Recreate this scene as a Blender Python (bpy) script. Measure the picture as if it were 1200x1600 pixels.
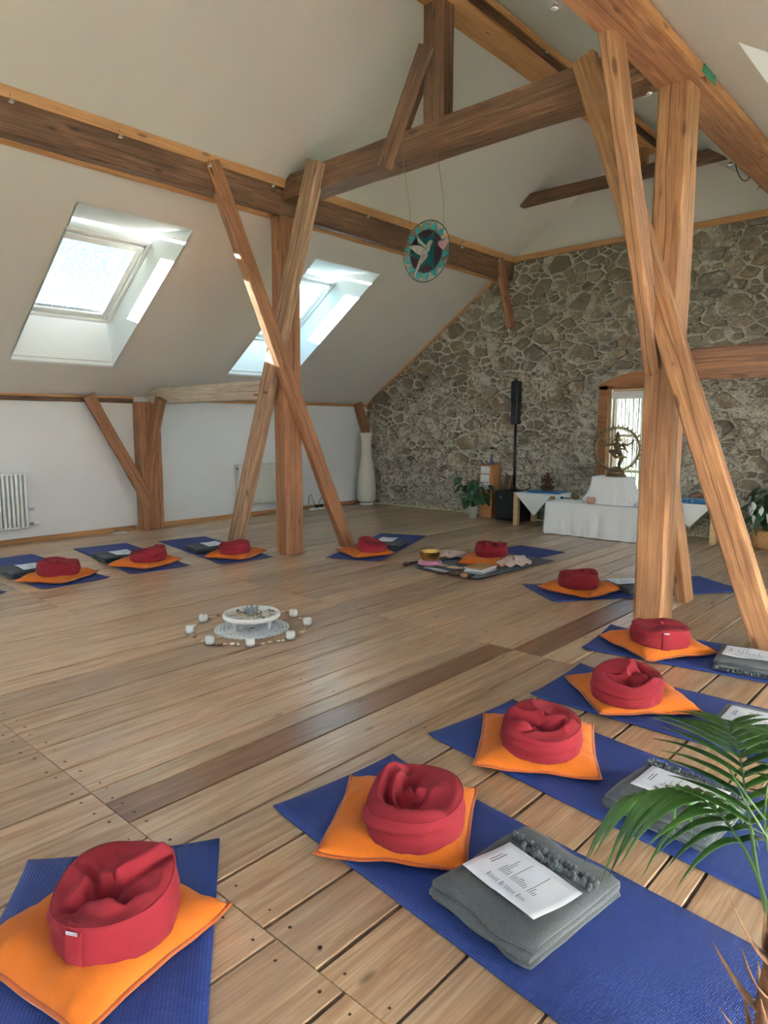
import bpy, math, random
import numpy as np
from mathutils import Vector, Matrix, noise
for _o in list(bpy.data.objects): bpy.data.objects.remove(_o)
SC = bpy.context.scene
COL = SC.collection
PI = math.pi
R = math.radians

# ------------------------------------------------------------------ camera
cam_d = bpy.data.cameras.new('camera'); cam = bpy.data.objects.new('camera', cam_d); COL.objects.link(cam)
cam.location = (0, 0, 1.45)
cam.rotation_euler = (R(90 - 7.233), 0, R(42.25))
cam_d.sensor_fit = 'HORIZONTAL'; cam_d.sensor_width = 36.0; cam_d.lens = 36.0 * 1071.5 / 1200.0
cam_d.clip_start = 0.02; cam_d.clip_end = 500
SC.camera = cam

# ------------------------------------------------------------------ sky, sun, exposure
SUN_DIR = Vector((1.0, 0.35, -0.30)).normalized()      # direction the sunlight travels
world = bpy.data.worlds.new('sky'); SC.world = world; world.use_nodes = True
wn = world.node_tree; wn.nodes.clear()
w_out = wn.nodes.new('ShaderNodeOutputWorld'); w_bg = wn.nodes.new('ShaderNodeBackground')
w_sky = wn.nodes.new('ShaderNodeTexSky'); w_hs = wn.nodes.new('ShaderNodeHueSaturation')
w_sky.sky_type = 'NISHITA'; w_sky.sun_disc = False
w_sky.sun_elevation = R(38); w_sky.sun_rotation = math.atan2(-SUN_DIR.x, -SUN_DIR.y)
w_sky.air_density = 1.0; w_sky.dust_density = 0.8; w_sky.ozone_density = 1.0
w_hs.inputs['Saturation'].default_value = 0.85
w_bg.inputs['Strength'].default_value = 0.30
wn.links.new(w_sky.outputs[0], w_hs.inputs['Color']); wn.links.new(w_hs.outputs[0], w_bg.inputs['Color'])
wn.links.new(w_bg.outputs[0], w_out.inputs['Surface'])
sun_d = bpy.data.lights.new('sun', 'SUN'); sun = bpy.data.objects.new('sun', sun_d); COL.objects.link(sun)
sun_d.energy = 75.0; sun_d.color = (1.0, 0.95, 0.88); sun_d.angle = R(0.6)
sun.rotation_euler = SUN_DIR.to_track_quat('-Z', 'Y').to_euler(); sun.location = (-20, -6, 10)
SC.view_settings.view_transform = 'Standard'; SC.view_settings.look = 'None'
SC.view_settings.gamma = 1.0; SC.view_settings.use_curve_mapping = False
SC.view_settings.exposure = 2.14
cy = SC.cycles
cy.use_denoising = True; cy.use_adaptive_sampling = True; cy.adaptive_threshold = 0.02; cy.use_light_tree = False; cy.max_bounces = 6; cy.diffuse_bounces = 3; cy.glossy_bounces = 3
cy.transmission_bounces = 6; cy.transparent_max_bounces = 10
cy.caustics_reflective = False; cy.caustics_refractive = False; cy.sample_clamp_indirect = 8.0

# ------------------------------------------------------------------ room measures (metres)
XL, XR_, XRG = -8.93, 1.17, -3.88           # left knee wall, right knee wall, ridge line
YF, YN = 9.35, -3.4                         # stone gable, wall behind
SLOPE = 0.679
def zl(x): return 7.894 + SLOPE * x          # left roof plane
def zr(x): return 2.625 - SLOPE * x          # right roof plane
ZK = zl(XL)                                  # knee wall height
L_SKY = [(-2.85, -1.65), (0.08, 1.28), (3.0, 4.2), (5.92, 7.08)]
R_SKY = [(-2.9, -1.74), (-1.5, -0.34), (0.1, 1.26), (1.55, 2.71), (4.19, 5.35), (5.55, 6.71), (7.1, 8.26)]  # right slope skylights; the extra unseen ones are added for light from that side
SKX = (-8.406, -6.505)                       # skylight opening, along x, on the left slope
WIN_A, WIN_B = (-8.47, 2.71), (-7.35, 3.485)  # sash plane, lower and upper edge (x, z)

# ------------------------------------------------------------------ helpers
def lin(c): return tuple((v / 255 / 12.92 if v / 255 <= 0.04045 else ((v / 255 + 0.055) / 1.055) ** 2.4) for v in c)
def C(r, g, b): return lin((r, g, b)) + (1.0,)
def rnd(a, b): return random.uniform(a, b)
def nz(x, y=0.0, z=0.0): return noise.noise(Vector((x, y, z)))

def link(o, parent=None):
    COL.objects.link(o)
    if parent is not None: o.parent = parent
    return o
def tag(o, label=None, cat=None, group=None, kind=None):
    if label: o['label'] = label
    if cat: o['category'] = cat
    if group: o['group'] = group
    if kind: o['kind'] = kind
    return o
def thing(name, label, cat, loc=(0, 0, 0), rz=0.0, group=None):
    o = bpy.data.objects.new(name, None); link(o)
    o.location = loc; o.rotation_euler = (0, 0, rz); o.empty_display_size = 0.1
    return tag(o, label, cat, group)
def copy_tree(o, parent=None):
    c = o.copy(); link(c, parent)
    for ch in list(o.children): copy_tree(ch, c)
    return c

class MB:
    """collects faces; .obj() links them as one mesh object"""
    def __init__(s): s.v = []; s.f = []; s.sm = []
    def add(s, v, f, smooth=False):
        b = len(s.v); s.v += [tuple(p) for p in v]; s.f += [tuple(i + b for i in q) for q in f]; s.sm += [smooth] * len(f); return s
    def box(s, x0, x1, y0, y1, z0, z1, c=0.0):
        if c <= 0:
            v = [(x, y, z) for x in (x0, x1) for y in (y0, y1) for z in (z0, z1)]
            return s.add(v, [(0, 1, 3, 2), (4, 6, 7, 5), (0, 4, 5, 1), (2, 3, 7, 6), (0, 2, 6, 4), (1, 5, 7, 3)])
        cx, cyy, cz = (x0 + x1) / 2, (y0 + y1) / 2, (z0 + z1) / 2
        h = ((x1 - x0) / 2, (y1 - y0) / 2, (z1 - z0) / 2); c = min(c, min(h) * 0.9)
        v = []; idx = {}
        for sx in (-1, 1):
            for sy in (-1, 1):
                for sz in (-1, 1):
                    for ax in range(3):
                        sg = (sx, sy, sz); p = [0, 0, 0]
                        for k in range(3): p[k] = sg[k] * (h[k] if k == ax else h[k] - c)
                        idx[(sx, sy, sz, ax)] = len(v); v.append((p[0] + cx, p[1] + cyy, p[2] + cz))
        f = []
        for ax in range(3):
            a, b = [k for k in range(3) if k != ax]
            for sg in (-1, 1):
                q = []
                for u, w in ((-1, -1), (1, -1), (1, 1), (-1, 1)):
                    t = [0, 0, 0]; t[ax] = sg; t[a] = u; t[b] = w; q.append(idx[(t[0], t[1], t[2], ax)])
                f.append(q if (sg > 0) ^ (ax == 1) else q[::-1])
        for ax in range(3):                      # edges along axis ax
            a, b = [k for k in range(3) if k != ax]
            for u in (-1, 1):
                for w in (-1, 1):
                    t0 = [0, 0, 0]; t0[a] = u; t0[b] = w; t1 = t0[:]; t0[ax] = -1; t1[ax] = 1
                    f.append([idx[(*t0, a)], idx[(*t1, a)], idx[(*t1, b)], idx[(*t0, b)]])
        for sx in (-1, 1):
            for sy in (-1, 1):
                for sz in (-1, 1): f.append([idx[(sx, sy, sz, k)] for k in range(3)])
        return s.add(v, f)
    def obox(s, c, size, rz=0.0, ch=0.0, rx=0.0):
        m = MB().box(-size[0] / 2, size[0] / 2, -size[1] / 2, size[1] / 2, -size[2] / 2, size[2] / 2, ch)
        M = Matrix.Translation(c) @ Matrix.Rotation(rz, 4, 'Z') @ Matrix.Rotation(rx, 4, 'X')
        return s.add([M @ Vector(p) for p in m.v], m.f)
    def tube(s, pts, rad, n=8, cap=True, smooth=True, flat=None):
        pts = [Vector(p) for p in pts]; k = len(pts)
        rad = list(rad) if hasattr(rad, '__len__') else [rad] * k
        v = []; f = []; up = None
        for i, p in enumerate(pts):
            d = (pts[min(i + 1, k - 1)] - pts[max(i - 1, 0)])
            d = d.normalized() if d.length > 1e-9 else Vector((0, 0, 1))
            if up is None: up = d.orthogonal().normalized()
            else:
                up = up - d * up.dot(d)
                up = up.normalized() if up.length > 1e-6 else d.orthogonal().normalized()
            b = d.cross(up)
            for j in range(n):
                a = 2 * PI * j / n; v.append(p + (up * math.cos(a) + b * math.sin(a) * (flat or 1.0)) * rad[i])
        for i in range(k - 1):
            for j in range(n):
                f.append((i * n + j, i * n + (j + 1) % n, (i + 1) * n + (j + 1) % n, (i + 1) * n + j))
        if cap: f.append(tuple(range(n))[::-1]); f.append(tuple((k - 1) * n + j for j in range(n)))
        return s.add(v, f, smooth)
    def lathe(s, prof, n=24, c=(0, 0, 0), smooth=True, wob=None):
        v = []; f = []; k = len(prof)
        for i, (r, z) in enumerate(prof):
            for j in range(n):
                a = 2 * PI * j / n; rr = r * (wob(a, z) if wob else 1)
                v.append((c[0] + rr * math.cos(a), c[1] + rr * math.sin(a), c[2] + z))
        for i in range(k - 1):
            for j in range(n):
                f.append((i * n + j, i * n + (j + 1) % n, (i + 1) * n + (j + 1) % n, (i + 1) * n + j))
        if prof[0][0] > 1e-6: f.append(tuple(range(n))[::-1])
        if prof[-1][0] > 1e-6: f.append(tuple((k - 1) * n + j for j in range(n)))
        return s.add(v, f, smooth)
    def ball(s, c, r, n=10, m=6):
        r = r if hasattr(r, '__len__') else (r, r, r)
        v = [(c[0], c[1], c[2] - r[2])]; f = []
        for i in range(1, m):
            t = -PI / 2 + PI * i / m
            for j in range(n):
                a = 2 * PI * j / n
                v.append((c[0] + r[0] * math.cos(t) * math.cos(a), c[1] + r[1] * math.cos(t) * math.sin(a), c[2] + r[2] * math.sin(t)))
        v.append((c[0], c[1], c[2] + r[2])); e = len(v) - 1
        for j in range(n):
            f.append((0, 1 + (j + 1) % n, 1 + j)); f.append((e, e - n + j, e - n + (j + 1) % n))
        for i in range(m - 2):
            for j in range(n):
                a = 1 + i * n + j; b = 1 + i * n + (j + 1) % n; f.append((a, b, b + n, a + n))
        return s.add(v, f, True)
    def grid(s, fn, nu, nv, closed=False, smooth=True):
        v = [fn(i / nu, j / nv) for i in range(nu + 1) for j in range(nv + 1)]; w = nv + 1
        return s.add(v, [(i * w + j, (i + 1) * w + j, (i + 1) * w + j + 1, i * w + j + 1) for i in range(nu) for j in range(nv)], smooth)
    def sheet(s, fn, nu, nv, th, smooth=True):
        """a sheet with thickness: fn gives the top, the underside lies th below (along z, or along fn's 4th..6th values)"""
        top = [Vector(fn(i / nu, j / nv)) for i in range(nu + 1) for j in range(nv + 1)]; w = nv + 1; n = len(top)
        th = Vector(th) if hasattr(th, '__len__') else Vector((0, 0, th))
        v = top + [p - th for p in top]; f = []
        for i in range(nu):
            for j in range(nv):
                a = i * w + j; f.append((a, a + w, a + w + 1, a + 1)); f.append((n + a, n + a + 1, n + a + w + 1, n + a + w))
        rim = [i * w for i in range(nu + 1)] + [nu * w + j for j in range(1, nv + 1)] + [i * w + nv for i in range(nu - 1, -1, -1)] + [j for j in range(nv - 1, 0, -1)]
        for q in range(len(rim)):
            a, b = rim[q], rim[(q + 1) % len(rim)]; f.append((a, n + a, n + b, b))
        return s.add(v, f, smooth)
    def prism(s, poly, d, smooth=False):
        """poly: 3-D points of a flat outline, d: extrusion vector"""
        n = len(poly); d = Vector(d); v = [Vector(p) for p in poly] + [Vector(p) + d for p in poly]
        return s.add(v, [tuple(range(n))[::-1], tuple(range(n, 2 * n))] + [(i, (i + 1) % n, n + (i + 1) % n, n + i) for i in range(n)], smooth)
    def mesh(s, name, mat=None):
        me = bpy.data.meshes.new(name); me.from_pydata(s.v, [], s.f); me.update()
        me.polygons.foreach_set('use_smooth', s.sm)
        if mat is not None: me.materials.append(mat)
        return me
    def obj(s, name, mat, parent=None, label=None, kind=None):
        o = bpy.data.objects.new(name, s.mesh(name, mat)); link(o, parent)
        if label: o['label'] = label
        if kind: o['kind'] = kind
        return o

def inst(name, me, parent=None, loc=(0, 0, 0), rot=(0, 0, 0), sc=(1, 1, 1)):
    o = bpy.data.objects.new(name, me); link(o, parent); o.location = loc; o.rotation_euler = rot; o.scale = sc; return o

# ------------------------------------------------------------------ materials
class NT:
    def __init__(s, name):
        s.m = bpy.data.materials.new(name); s.m.use_nodes = True; s.t = s.m.node_tree; s.t.nodes.clear()
        s.out = s.n('OutputMaterial'); s.p = s.n('BsdfPrincipled'); s.l(s.p.outputs[0], s.out.inputs['Surface'])
    def n(s, t, **kw):
        x = s.t.nodes.new('ShaderNode' + t)
        for k, v in kw.items(): setattr(x, k, v)
        return x
    def l(s, a, b): s.t.links.new(a, b)
    def val(s, sock, v):
        if hasattr(v, 'is_linked') or hasattr(v, 'links'): s.l(v, sock)
        else: sock.default_value = v
    def coord(s, kind='Object', scale=(1, 1, 1), rand=0.0):
        tc = s.n('TexCoord'); src = tc.outputs[kind]
        mp = s.n('Mapping'); mp.inputs['Scale'].default_value = scale
        if rand:
            oi = s.n('ObjectInfo'); mu = s.n('Math', operation='MULTIPLY'); s.l(oi.outputs['Random'], mu.inputs[0]); mu.inputs[1].default_value = rand
            ad = s.n('VectorMath', operation='ADD'); s.l(src, ad.inputs[0]); s.l(mu.outputs[0], ad.inputs[1]); src = ad.outputs[0]
        s.l(src, mp.inputs['Vector']); return mp.outputs[0]
    def noise(s, vec, scale, detail=3.0, rough=0.5, dist=0.0):
        x = s.n('TexNoise'); s.l(vec, x.inputs['Vector']); x.inputs['Scale'].default_value = scale; x.inputs['Detail'].default_value = detail
        x.inputs['Roughness'].default_value = rough; x.inputs['Distortion'].default_value = dist; return x.outputs['Fac']
    def voro(s, vec, scale, feature='F1'):
        x = s.n('TexVoronoi', feature=feature); s.l(vec, x.inputs['Vector']); x.inputs['Scale'].default_value = scale; return x.outputs['Distance']
    def ramp(s, fac, stops):
        x = s.n('ValToRGB'); s.l(fac, x.inputs[0]); e = x.color_ramp.elements
        while len(e) < len(stops): e.new(0.5)
        for q, (p, c) in zip(e, stops):
            q.position = p; q.color = c if hasattr(c, '__len__') else (c, c, c, 1)
        return x.outputs[0]
    def mix(s, fac, a, b, mode='MIX'):
        x = s.n('Mix', data_type='RGBA', blend_type=mode)
        s.val(x.inputs[0], fac); s.val(x.inputs[6], a); s.val(x.inputs[7], b); return x.outputs[2]
    def math(s, op, a, b=0.0):
        x = s.n('Math', operation=op); s.val(x.inputs[0], a); s.val(x.inputs[1], b); return x.outputs[0]
    def sep(s, vec):
        x = s.n('SeparateXYZ'); s.l(vec, x.inputs[0]); return x.outputs
    def bump(s, h, strength=0.3, dist=0.01):
        x = s.n('Bump'); s.l(h, x.inputs['Height']); x.inputs['Strength'].default_value = strength; x.inputs['Distance'].default_value = dist
        s.l(x.outputs[0], s.p.inputs['Normal'])
    def base(s, c): s.val(s.p.inputs['Base Color'], c)
    def rough(s, r): s.val(s.p.inputs['Roughness'], r)
    def set(s, **kw):
        for k, v in kw.items(): s.p.inputs[k.replace('_', ' ')].default_value = v
        return s

def plain(name, c, rough=0.6, var=0.12, scale=20.0, bump=0.0, metal=0.0, coat=0.0, kind='Object', sheen=0.0):
    t = NT(name); co = t.coord(kind); f = t.noise(co, scale, 3.0)
    dk = tuple(x * (1 - var) for x in c[:3]) + (1,); lt = tuple(min(1, x * (1 + var)) for x in c[:3]) + (1,)
    t.base(t.ramp(f, [(0.3, dk), (0.7, lt)])); t.rough(rough); t.set(Metallic=metal, Coat_Weight=coat)
    if sheen: t.set(Sheen_Weight=sheen)
    if bump: t.bump(f, bump, 0.004)
    return t.m

def timber(name, light, dark, stain, rough=0.65, crack=True, stainamt=0.5, var=0.25):
    t = NT(name)
    co = t.coord('Object', (1, 1, 1), 37.0)
    def sc(v):
        mp = t.n('Mapping'); mp.inputs['Scale'].default_value = v; t.l(co, mp.inputs['Vector']); return mp.outputs[0]
    g1 = t.noise(sc((0.7, 13, 13)), 2.6, 3.0, 0.6, 0.9)
    g2 = t.noise(sc((1.6, 70, 70)), 2.2, 2.0, 0.6, 0.3)
    col = t.mix(t.ramp(g1, [(0.33, 0.0), (0.66, 1.0)]), dark, light)
    col = t.mix(t.math('MULTIPLY', t.ramp(g2, [(0.46, 0.0), (0.62, 1.0)]), 0.5), col, dark)
    kn = t.voro(sc((1.5, 5.0, 5.0)), 1.5)
    col = t.mix(t.math('MULTIPLY', t.ramp(kn, [(0.07, 1.0), (0.15, 0.0)]), 0.8), col, tuple(x * 0.32 for x in dark[:3]) + (1,))
    st = t.noise(sc((1, 2.5, 2.5)), 1.3, 3.0, 0.65)
    col = t.mix(t.math('MULTIPLY', t.ramp(st, [(0.42, 0.0), (0.68, 1.0)]), stainamt), col, stain)
    oi = t.n('ObjectInfo'); hv = t.n('HueSaturation')
    t.l(t.math('ADD', t.math('MULTIPLY', oi.outputs['Random'], var), 1 - var / 2), hv.inputs['Value']); t.l(col, hv.inputs['Color']); col = hv.outputs[0]
    hgt = g2
    if crack:
        tc = t.n('TexCoord'); x, y, z = t.sep(tc.outputs['Object'])
        wv = t.noise(sc((1.1, 0.01, 0.01)), 1.0, 2.0)
        off = t.math('MULTIPLY', t.math('SUBTRACT', wv, 0.5), 0.11)
        d = t.math('ABSOLUTE', t.math('ADD', z, off))
        d2 = t.math('ABSOLUTE', t.math('ADD', y, off))
        dd = t.math('MINIMUM', d, d2)
        on = t.ramp(t.noise(sc((0.5, 0.3, 0.3)), 1.3, 1.0), [(0.42, 0.0), (0.5, 1.0)])
        ck = t.math('MULTIPLY', t.ramp(dd, [(0.0016, 1.0), (0.0045, 0.0)]), on)
        col = t.mix(ck, col, tuple(x * 0.18 for x in dark[:3]) + (1,))
    t.base(col); t.rough(rough); t.bump(hgt, 0.35, 0.006)
    return t.m

M = {}
M['tim_old'] = timber('old_brown_timber', C(136, 98, 70), C(84, 57, 40), C(60, 44, 33), stainamt=0.6)
M['tim_mid'] = timber('brown_timber', C(174, 122, 82), C(124, 78, 48), C(100, 68, 46), stainamt=0.4)
M['tim_light'] = timber('honey_timber', C(184, 138, 94), C(134, 90, 56), C(104, 72, 49), stainamt=0.55)
M['tim_grey'] = timber('weathered_timber', C(186, 152, 122), C(130, 96, 70), C(104, 74, 54), stainamt=0.5)
M['tim_pale'] = timber('pale_weathered_timber', C(212, 200, 186), C(164, 146, 130), C(150, 124, 102), stainamt=0.4)  # weathered grey, made paler to stand in for light on the front face
M['batten'] = timber('new_pine_batten', C(200, 150, 100), C(172, 122, 76), C(178, 126, 78), crack=False, stainamt=0.2, var=0.1)
M['door_wood'] = timber('door_frame_wood', C(172, 116, 70), C(128, 80, 46), C(120, 78, 48), crack=False, stainamt=0.3)
M['table_wood'] = timber('pale_table_wood', C(222, 192, 148), C(200, 166, 120), C(208, 174, 128), crack=False, stainamt=0.15, var=0.1)
M['plinth_wood'] = timber('plinth_veneer', C(190, 134, 86), C(164, 108, 64), C(150, 96, 58), crack=False, stainamt=0.2, rough=0.45)

def plank_mat(name, light, dark, grey, rough=0.36):
    t = NT(name); co = t.coord('Object', (1, 1, 1), 53.0)
    def sc(v):
        mp = t.n('Mapping'); mp.inputs['Scale'].default_value = v; t.l(co, mp.inputs['Vector']); return mp.outputs[0]
    g1 = t.noise(sc((0.75, 9, 9)), 2.0, 3.0, 0.62, 1.2)
    g2 = t.noise(sc((1.5, 60, 60)), 2.0, 2.0, 0.55, 0.2)
    wr = t.n('TexWave', wave_type='BANDS', bands_direction='Y'); t.l(sc((0.22, 1, 1)), wr.inputs['Vector'])
    wr.inputs['Scale'].default_value = 20.0; wr.inputs['Distortion'].default_value = 7.0; wr.inputs['Detail'].default_value = 1.0; wr.inputs['Detail Scale'].default_value = 0.6
    col = t.mix(t.ramp(g1, [(0.3, 0.0), (0.7, 1.0)]), dark, light)
    col = t.mix(t.math('MULTIPLY', t.ramp(wr.outputs['Fac'], [(0.0, 1.0), (0.6, 0.0)]), 0.26), col, dark)
    col = t.mix(t.math('MULTIPLY', t.ramp(g2, [(0.48, 0.0), (0.6, 1.0)]), 0.32), col, tuple(x * 0.7 for x in dark[:3]) + (1,))
    kn = t.voro(sc((1.1, 3.2, 1.0)), 1.7)
    col = t.mix(t.math('MULTIPLY', t.ramp(kn, [(0.03, 1.0), (0.085, 0.0)]), 0.85), col, tuple(x * 0.3 for x in dark[:3]) + (1,))
    wear = t.noise(t.coord('Object', (0.6, 1.4, 1), 11.0), 2.2, 4.0, 0.7)
    col = t.mix(t.math('MULTIPLY', t.ramp(wear, [(0.44, 0.0), (0.72, 1.0)]), 0.5), col, grey)
    oi = t.n('ObjectInfo'); hv = t.n('HueSaturation')
    t.l(t.math('ADD', t.math('MULTIPLY', oi.outputs['Random'], 0.42), 0.75), hv.inputs['Value']); t.l(col, hv.inputs['Color'])
    t.base(hv.outputs[0])
    t.l(t.math('ADD', t.math('MULTIPLY', wear, 0.26), rough - 0.12), t.p.inputs['Roughness'])
    t.set(Coat_Weight=0.35, Coat_Roughness=0.22)
    t.bump(t.noise(t.coord('Object', (1.2, 5, 1), 3.0), 3.0, 2.0), 0.3, 0.006)
    return t.m
M['plank'] = plank_mat('worn_pine_planks', C(220, 188, 152), C(164, 127, 94), C(186, 168, 150))
M['plank_dark'] = plank_mat('brown_replacement_plank', C(160, 116, 84), C(110, 72, 48), C(136, 104, 80))

def plaster(name, c, amp=0.25):
    t = NT(name); co = t.coord('Object')
    f = t.noise(co, 0.9, 3.0); g = t.noise(co, 60.0, 3.0)
    t.base(t.ramp(f, [(0.3, tuple(x * 0.95 for x in c[:3]) + (1,)), (0.7, c)])); t.rough(0.85)
    t.bump(t.math('ADD', t.math('MULTIPLY', f, 8.0), t.math('MULTIPLY', g, 0.12)), amp, 0.02)
    return t.m
M['ceiling'] = plaster('off_white_ceiling_plaster', C(228, 222, 218))
M['wall'] = plaster('white_wall_plaster', C(246, 246, 246), 0.12)
M['lining'] = plaster('white_skylight_lining', C(238, 242, 244), 0.03)
M['white'] = plain('white_lacquer', C(238, 239, 238), 0.35, 0.03)
M['cream_metal'] = plain('cream_radiator_enamel', C(228, 226, 216), 0.4, 0.03)
M['rad_metal'] = plain('white_radiator_enamel', C(236, 238, 234), 0.35, 0.03)
M['chrome'] = plain('chrome', C(200, 200, 200), 0.2, 0.05, metal=1.0)
M['black'] = plain('black_plastic', C(22, 23, 26), 0.5, 0.15)
M['grille'] = plain('black_grille', C(16, 17, 20), 0.7, 0.3, 300.0, 0.3)
M['grey_label'] = plain('grey_print', C(120, 122, 126), 0.5)
M['ink'] = plain('dark_print_ink', C(86, 90, 100), 0.7)
M['paper'] = plain('white_paper', C(236, 240, 246), 0.8, 0.02)
M['candle'] = plain('white_wax', C(240, 244, 242), 0.5, 0.03)
M['brass'] = plain('hammered_brass', C(186, 152, 90), 0.28, 0.2, 30.0, 0.1, metal=1.0)
M['bronze'] = plain('old_bronze', C(112, 92, 68), 0.5, 0.35, 25.0, 0.3, metal=0.6)
M['bronze_dark'] = plain('dark_bronze', C(84, 62, 44), 0.5, 0.4, 30.0, 0.3, metal=0.4)
M['came'] = plain('black_lead_came', C(24, 24, 26), 0.45)
M['nail'] = plain('dark_iron_nail', C(44, 36, 30), 0.6)
M['gap'] = plain('dark_subfloor', C(38, 28, 20), 0.9)
M['cable'] = plain('black_cable', C(26, 26, 28), 0.5)
M['cord'] = plain('thin_hanging_cord', C(110, 100, 88), 0.7)
M['silver'] = plain('silver_reflector', C(214, 216, 218), 0.25, 0.05, metal=0.85)
M['green_foil'] = plain('green_sealing_foil', C(40, 128, 92), 0.5)

def fabric(name, c, scale=420.0, var=0.14, bump=0.25, rough=0.9, sheen=0.3, mottled=0.12):
    t = NT(name); co = t.coord('Object')
    f = t.noise(co, scale, 2.0); g = t.noise(co, 9.0, 3.0)
    dk = tuple(x * (1 - var) for x in c[:3]) + (1,); lt = tuple(min(1, x * (1 + var)) for x in c[:3]) + (1,)
    col = t.ramp(f, [(0.3, dk), (0.7, lt)])
    col = t.mix(t.math('MULTIPLY', t.ramp(g, [(0.4, 0.0), (0.7, 1.0)]), mottled * 3), col, tuple(x * 0.8 for x in c[:3]) + (1,))
    t.base(col); t.rough(rough); t.set(Sheen_Weight=sheen); t.bump(t.math('ADD', f, t.math('MULTIPLY', g, 3.0)), bump, 0.003); return t.m
M['red'] = fabric('crimson_cotton', C(128, 15, 32), 500.0, 0.1, 0.3, sheen=0.0)
M['orange'] = fabric('saffron_cotton', C(190, 98, 9), 500.0, 0.08, 0.3, sheen=0.05)
M['orange_seam'] = fabric('saffron_seam', C(166, 78, 8), 500.0, 0.1, 0.2)
M['felt'] = fabric('grey_wool_felt', C(66, 74, 79), 260.0, 0.45, 0.5, mottled=0.12, sheen=0.15)
M['felt_dark'] = fabric('charcoal_wool_felt', C(54, 62, 70), 260.0, 0.4, 0.5, mottled=0.1, sheen=0.1)
M['linen'] = fabric('white_tablecloth', C(250, 251, 252), 300.0, 0.04, 0.15, mottled=0.02)
M['blue_cloth'] = fabric('bright_blue_cloth', C(20, 104, 172), 300.0, 0.1)
M['scarf'] = fabric('pale_pink_scarf', C(206, 180, 168), 60.0, 0.22, mottled=0.3)
M['pink_ring'] = fabric('pink_bowl_cushion', C(196, 130, 160), 80.0, 0.2)
M['lampshade'] = fabric('cream_rice_paper', C(232, 224, 208), 60.0, 0.05, 0.5, mottled=0.05)
M['wicker'] = plain('wicker_basket', C(172, 128, 84), 0.8, 0.35, 90.0, 0.6)
M['pot_white'] = plain('white_ceramic', C(234, 230, 218), 0.4, 0.04)
M['soil'] = plain('dark_soil', C(48, 36, 28), 0.95, 0.4, 60.0, 0.5)

def mat_rubber():
    t = NT('blue_yoga_mat'); co = t.coord('Object')
    x, y, z = t.sep(co)
    wx = t.math('SINE', t.math('MULTIPLY', x, 1250.0)); wy = t.math('SINE', t.math('MULTIPLY', y, 620.0))
    f = t.noise(co, 500.0, 2.0); g = t.noise(co, 3.0, 3.0)
    c = C(22, 52, 124)
    col = t.ramp(t.math('ADD', t.math('MULTIPLY', wx, 0.12), f), [(0.3, tuple(q * 0.8 for q in c[:3]) + (1,)), (0.75, tuple(min(1, q * 1.25) for q in c[:3]) + (1,))])
    col = t.mix(t.math('MULTIPLY', t.ramp(g, [(0.35, 0.0), (0.7, 1.0)]), 0.25), col, C(17, 40, 102))
    t.base(col); t.rough(0.62); t.bump(t.math('ADD', t.math('ADD', wx, wy), f), 0.45, 0.0015); return t.m
M['mat'] = mat_rubber()

def stone_mat():
    t = NT('rubble_stone'); geo = t.n('NewGeometry'); pos = geo.outputs['Position']
    at = t.n('Attribute', attribute_name='tint', attribute_type='GEOMETRY')
    n1 = t.noise(pos, 12.0, 4.0, 0.7); n2 = t.noise(pos, 60.0, 3.0, 0.7); n3 = t.noise(pos, 2.1, 4.0, 0.7, 0.8)
    x, y, z = t.sep(pos)
    col = t.mix(t.ramp(n1, [(0.28, 0.0), (0.72, 1.0)]), C(112, 101, 88), C(164, 149, 130))
    col = t.mix(0.8, col, at.outputs['Color'], 'MULTIPLY')
    col = t.mix(t.math('MULTIPLY', t.ramp(n2, [(0.52, 0.0), (0.66, 1.0)]), 0.5), col, C(70, 62, 54))
    low = t.math('MULTIPLY', t.math('SUBTRACT', 2.5, z), 0.055)          # more lime wash left on the lower courses
    lime = t.ramp(t.math('ADD', n3, low), [(0.50, 0.0), (0.60, 1.0)])
    lime2 = t.ramp(t.noise(pos, 24.0, 4.0, 0.7), [(0.40, 0.0), (0.54, 1.0)])
    col = t.mix(t.math('MULTIPLY', t.math('MULTIPLY', lime, lime2), 0.85), col, C(212, 204, 190))
    t.base(col); t.rough(0.9); t.bump(t.math('ADD', n1, t.math('MULTIPLY', n2, 0.7)), 0.9, 0.02); return t.m
M['stone'] = stone_mat()
def mortar_mat():
    t = NT('lime_mortar'); geo = t.n('NewGeometry'); pos = geo.outputs['Position']
    n1 = t.noise(pos, 4.0, 4.0, 0.7); n2 = t.noise(pos, 42.0, 4.0, 0.75); n3 = t.noise(pos, 17.0, 3.0)
    col = t.mix(t.ramp(n1, [(0.34, 0.0), (0.56, 1.0)]), C(158, 146, 130), C(220, 212, 198))
    col = t.mix(t.math('MULTIPLY', t.ramp(n2, [(0.55, 0.0), (0.62, 1.0)]), 0.9), col, C(78, 68, 57))
    col = t.mix(t.math('MULTIPLY', t.ramp(n3, [(0.6, 0.0), (0.7, 1.0)]), 0.5), col, C(124, 114, 102))
    t.base(col); t.rough(0.95); t.bump(t.math('ADD', n2, n3), 1.0, 0.03); return t.m
M['mortar'] = mortar_mat()

def leaf_mat(name, c, c2):
    t = NT(name); co = t.coord('Object', (1, 1, 1), 9.0); f = t.noise(co, 6.0, 3.0)
    t.base(t.ramp(f, [(0.3, c), (0.7, c2)])); t.rough(0.38); t.set(Coat_Weight=0.15)
    return t.m
M['leaf'] = leaf_mat('dark_green_leaf', C(24, 62, 34), C(48, 96, 52))
M['palm'] = leaf_mat('palm_leaf', C(30, 68, 24), C(70, 114, 42))
M['stem'] = plain('green_stem', C(66, 96, 46), 0.5)
M['palm_trunk'] = plain('brown_palm_fibre', C(110, 78, 54), 0.9, 0.4, 60.0, 0.6)

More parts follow.
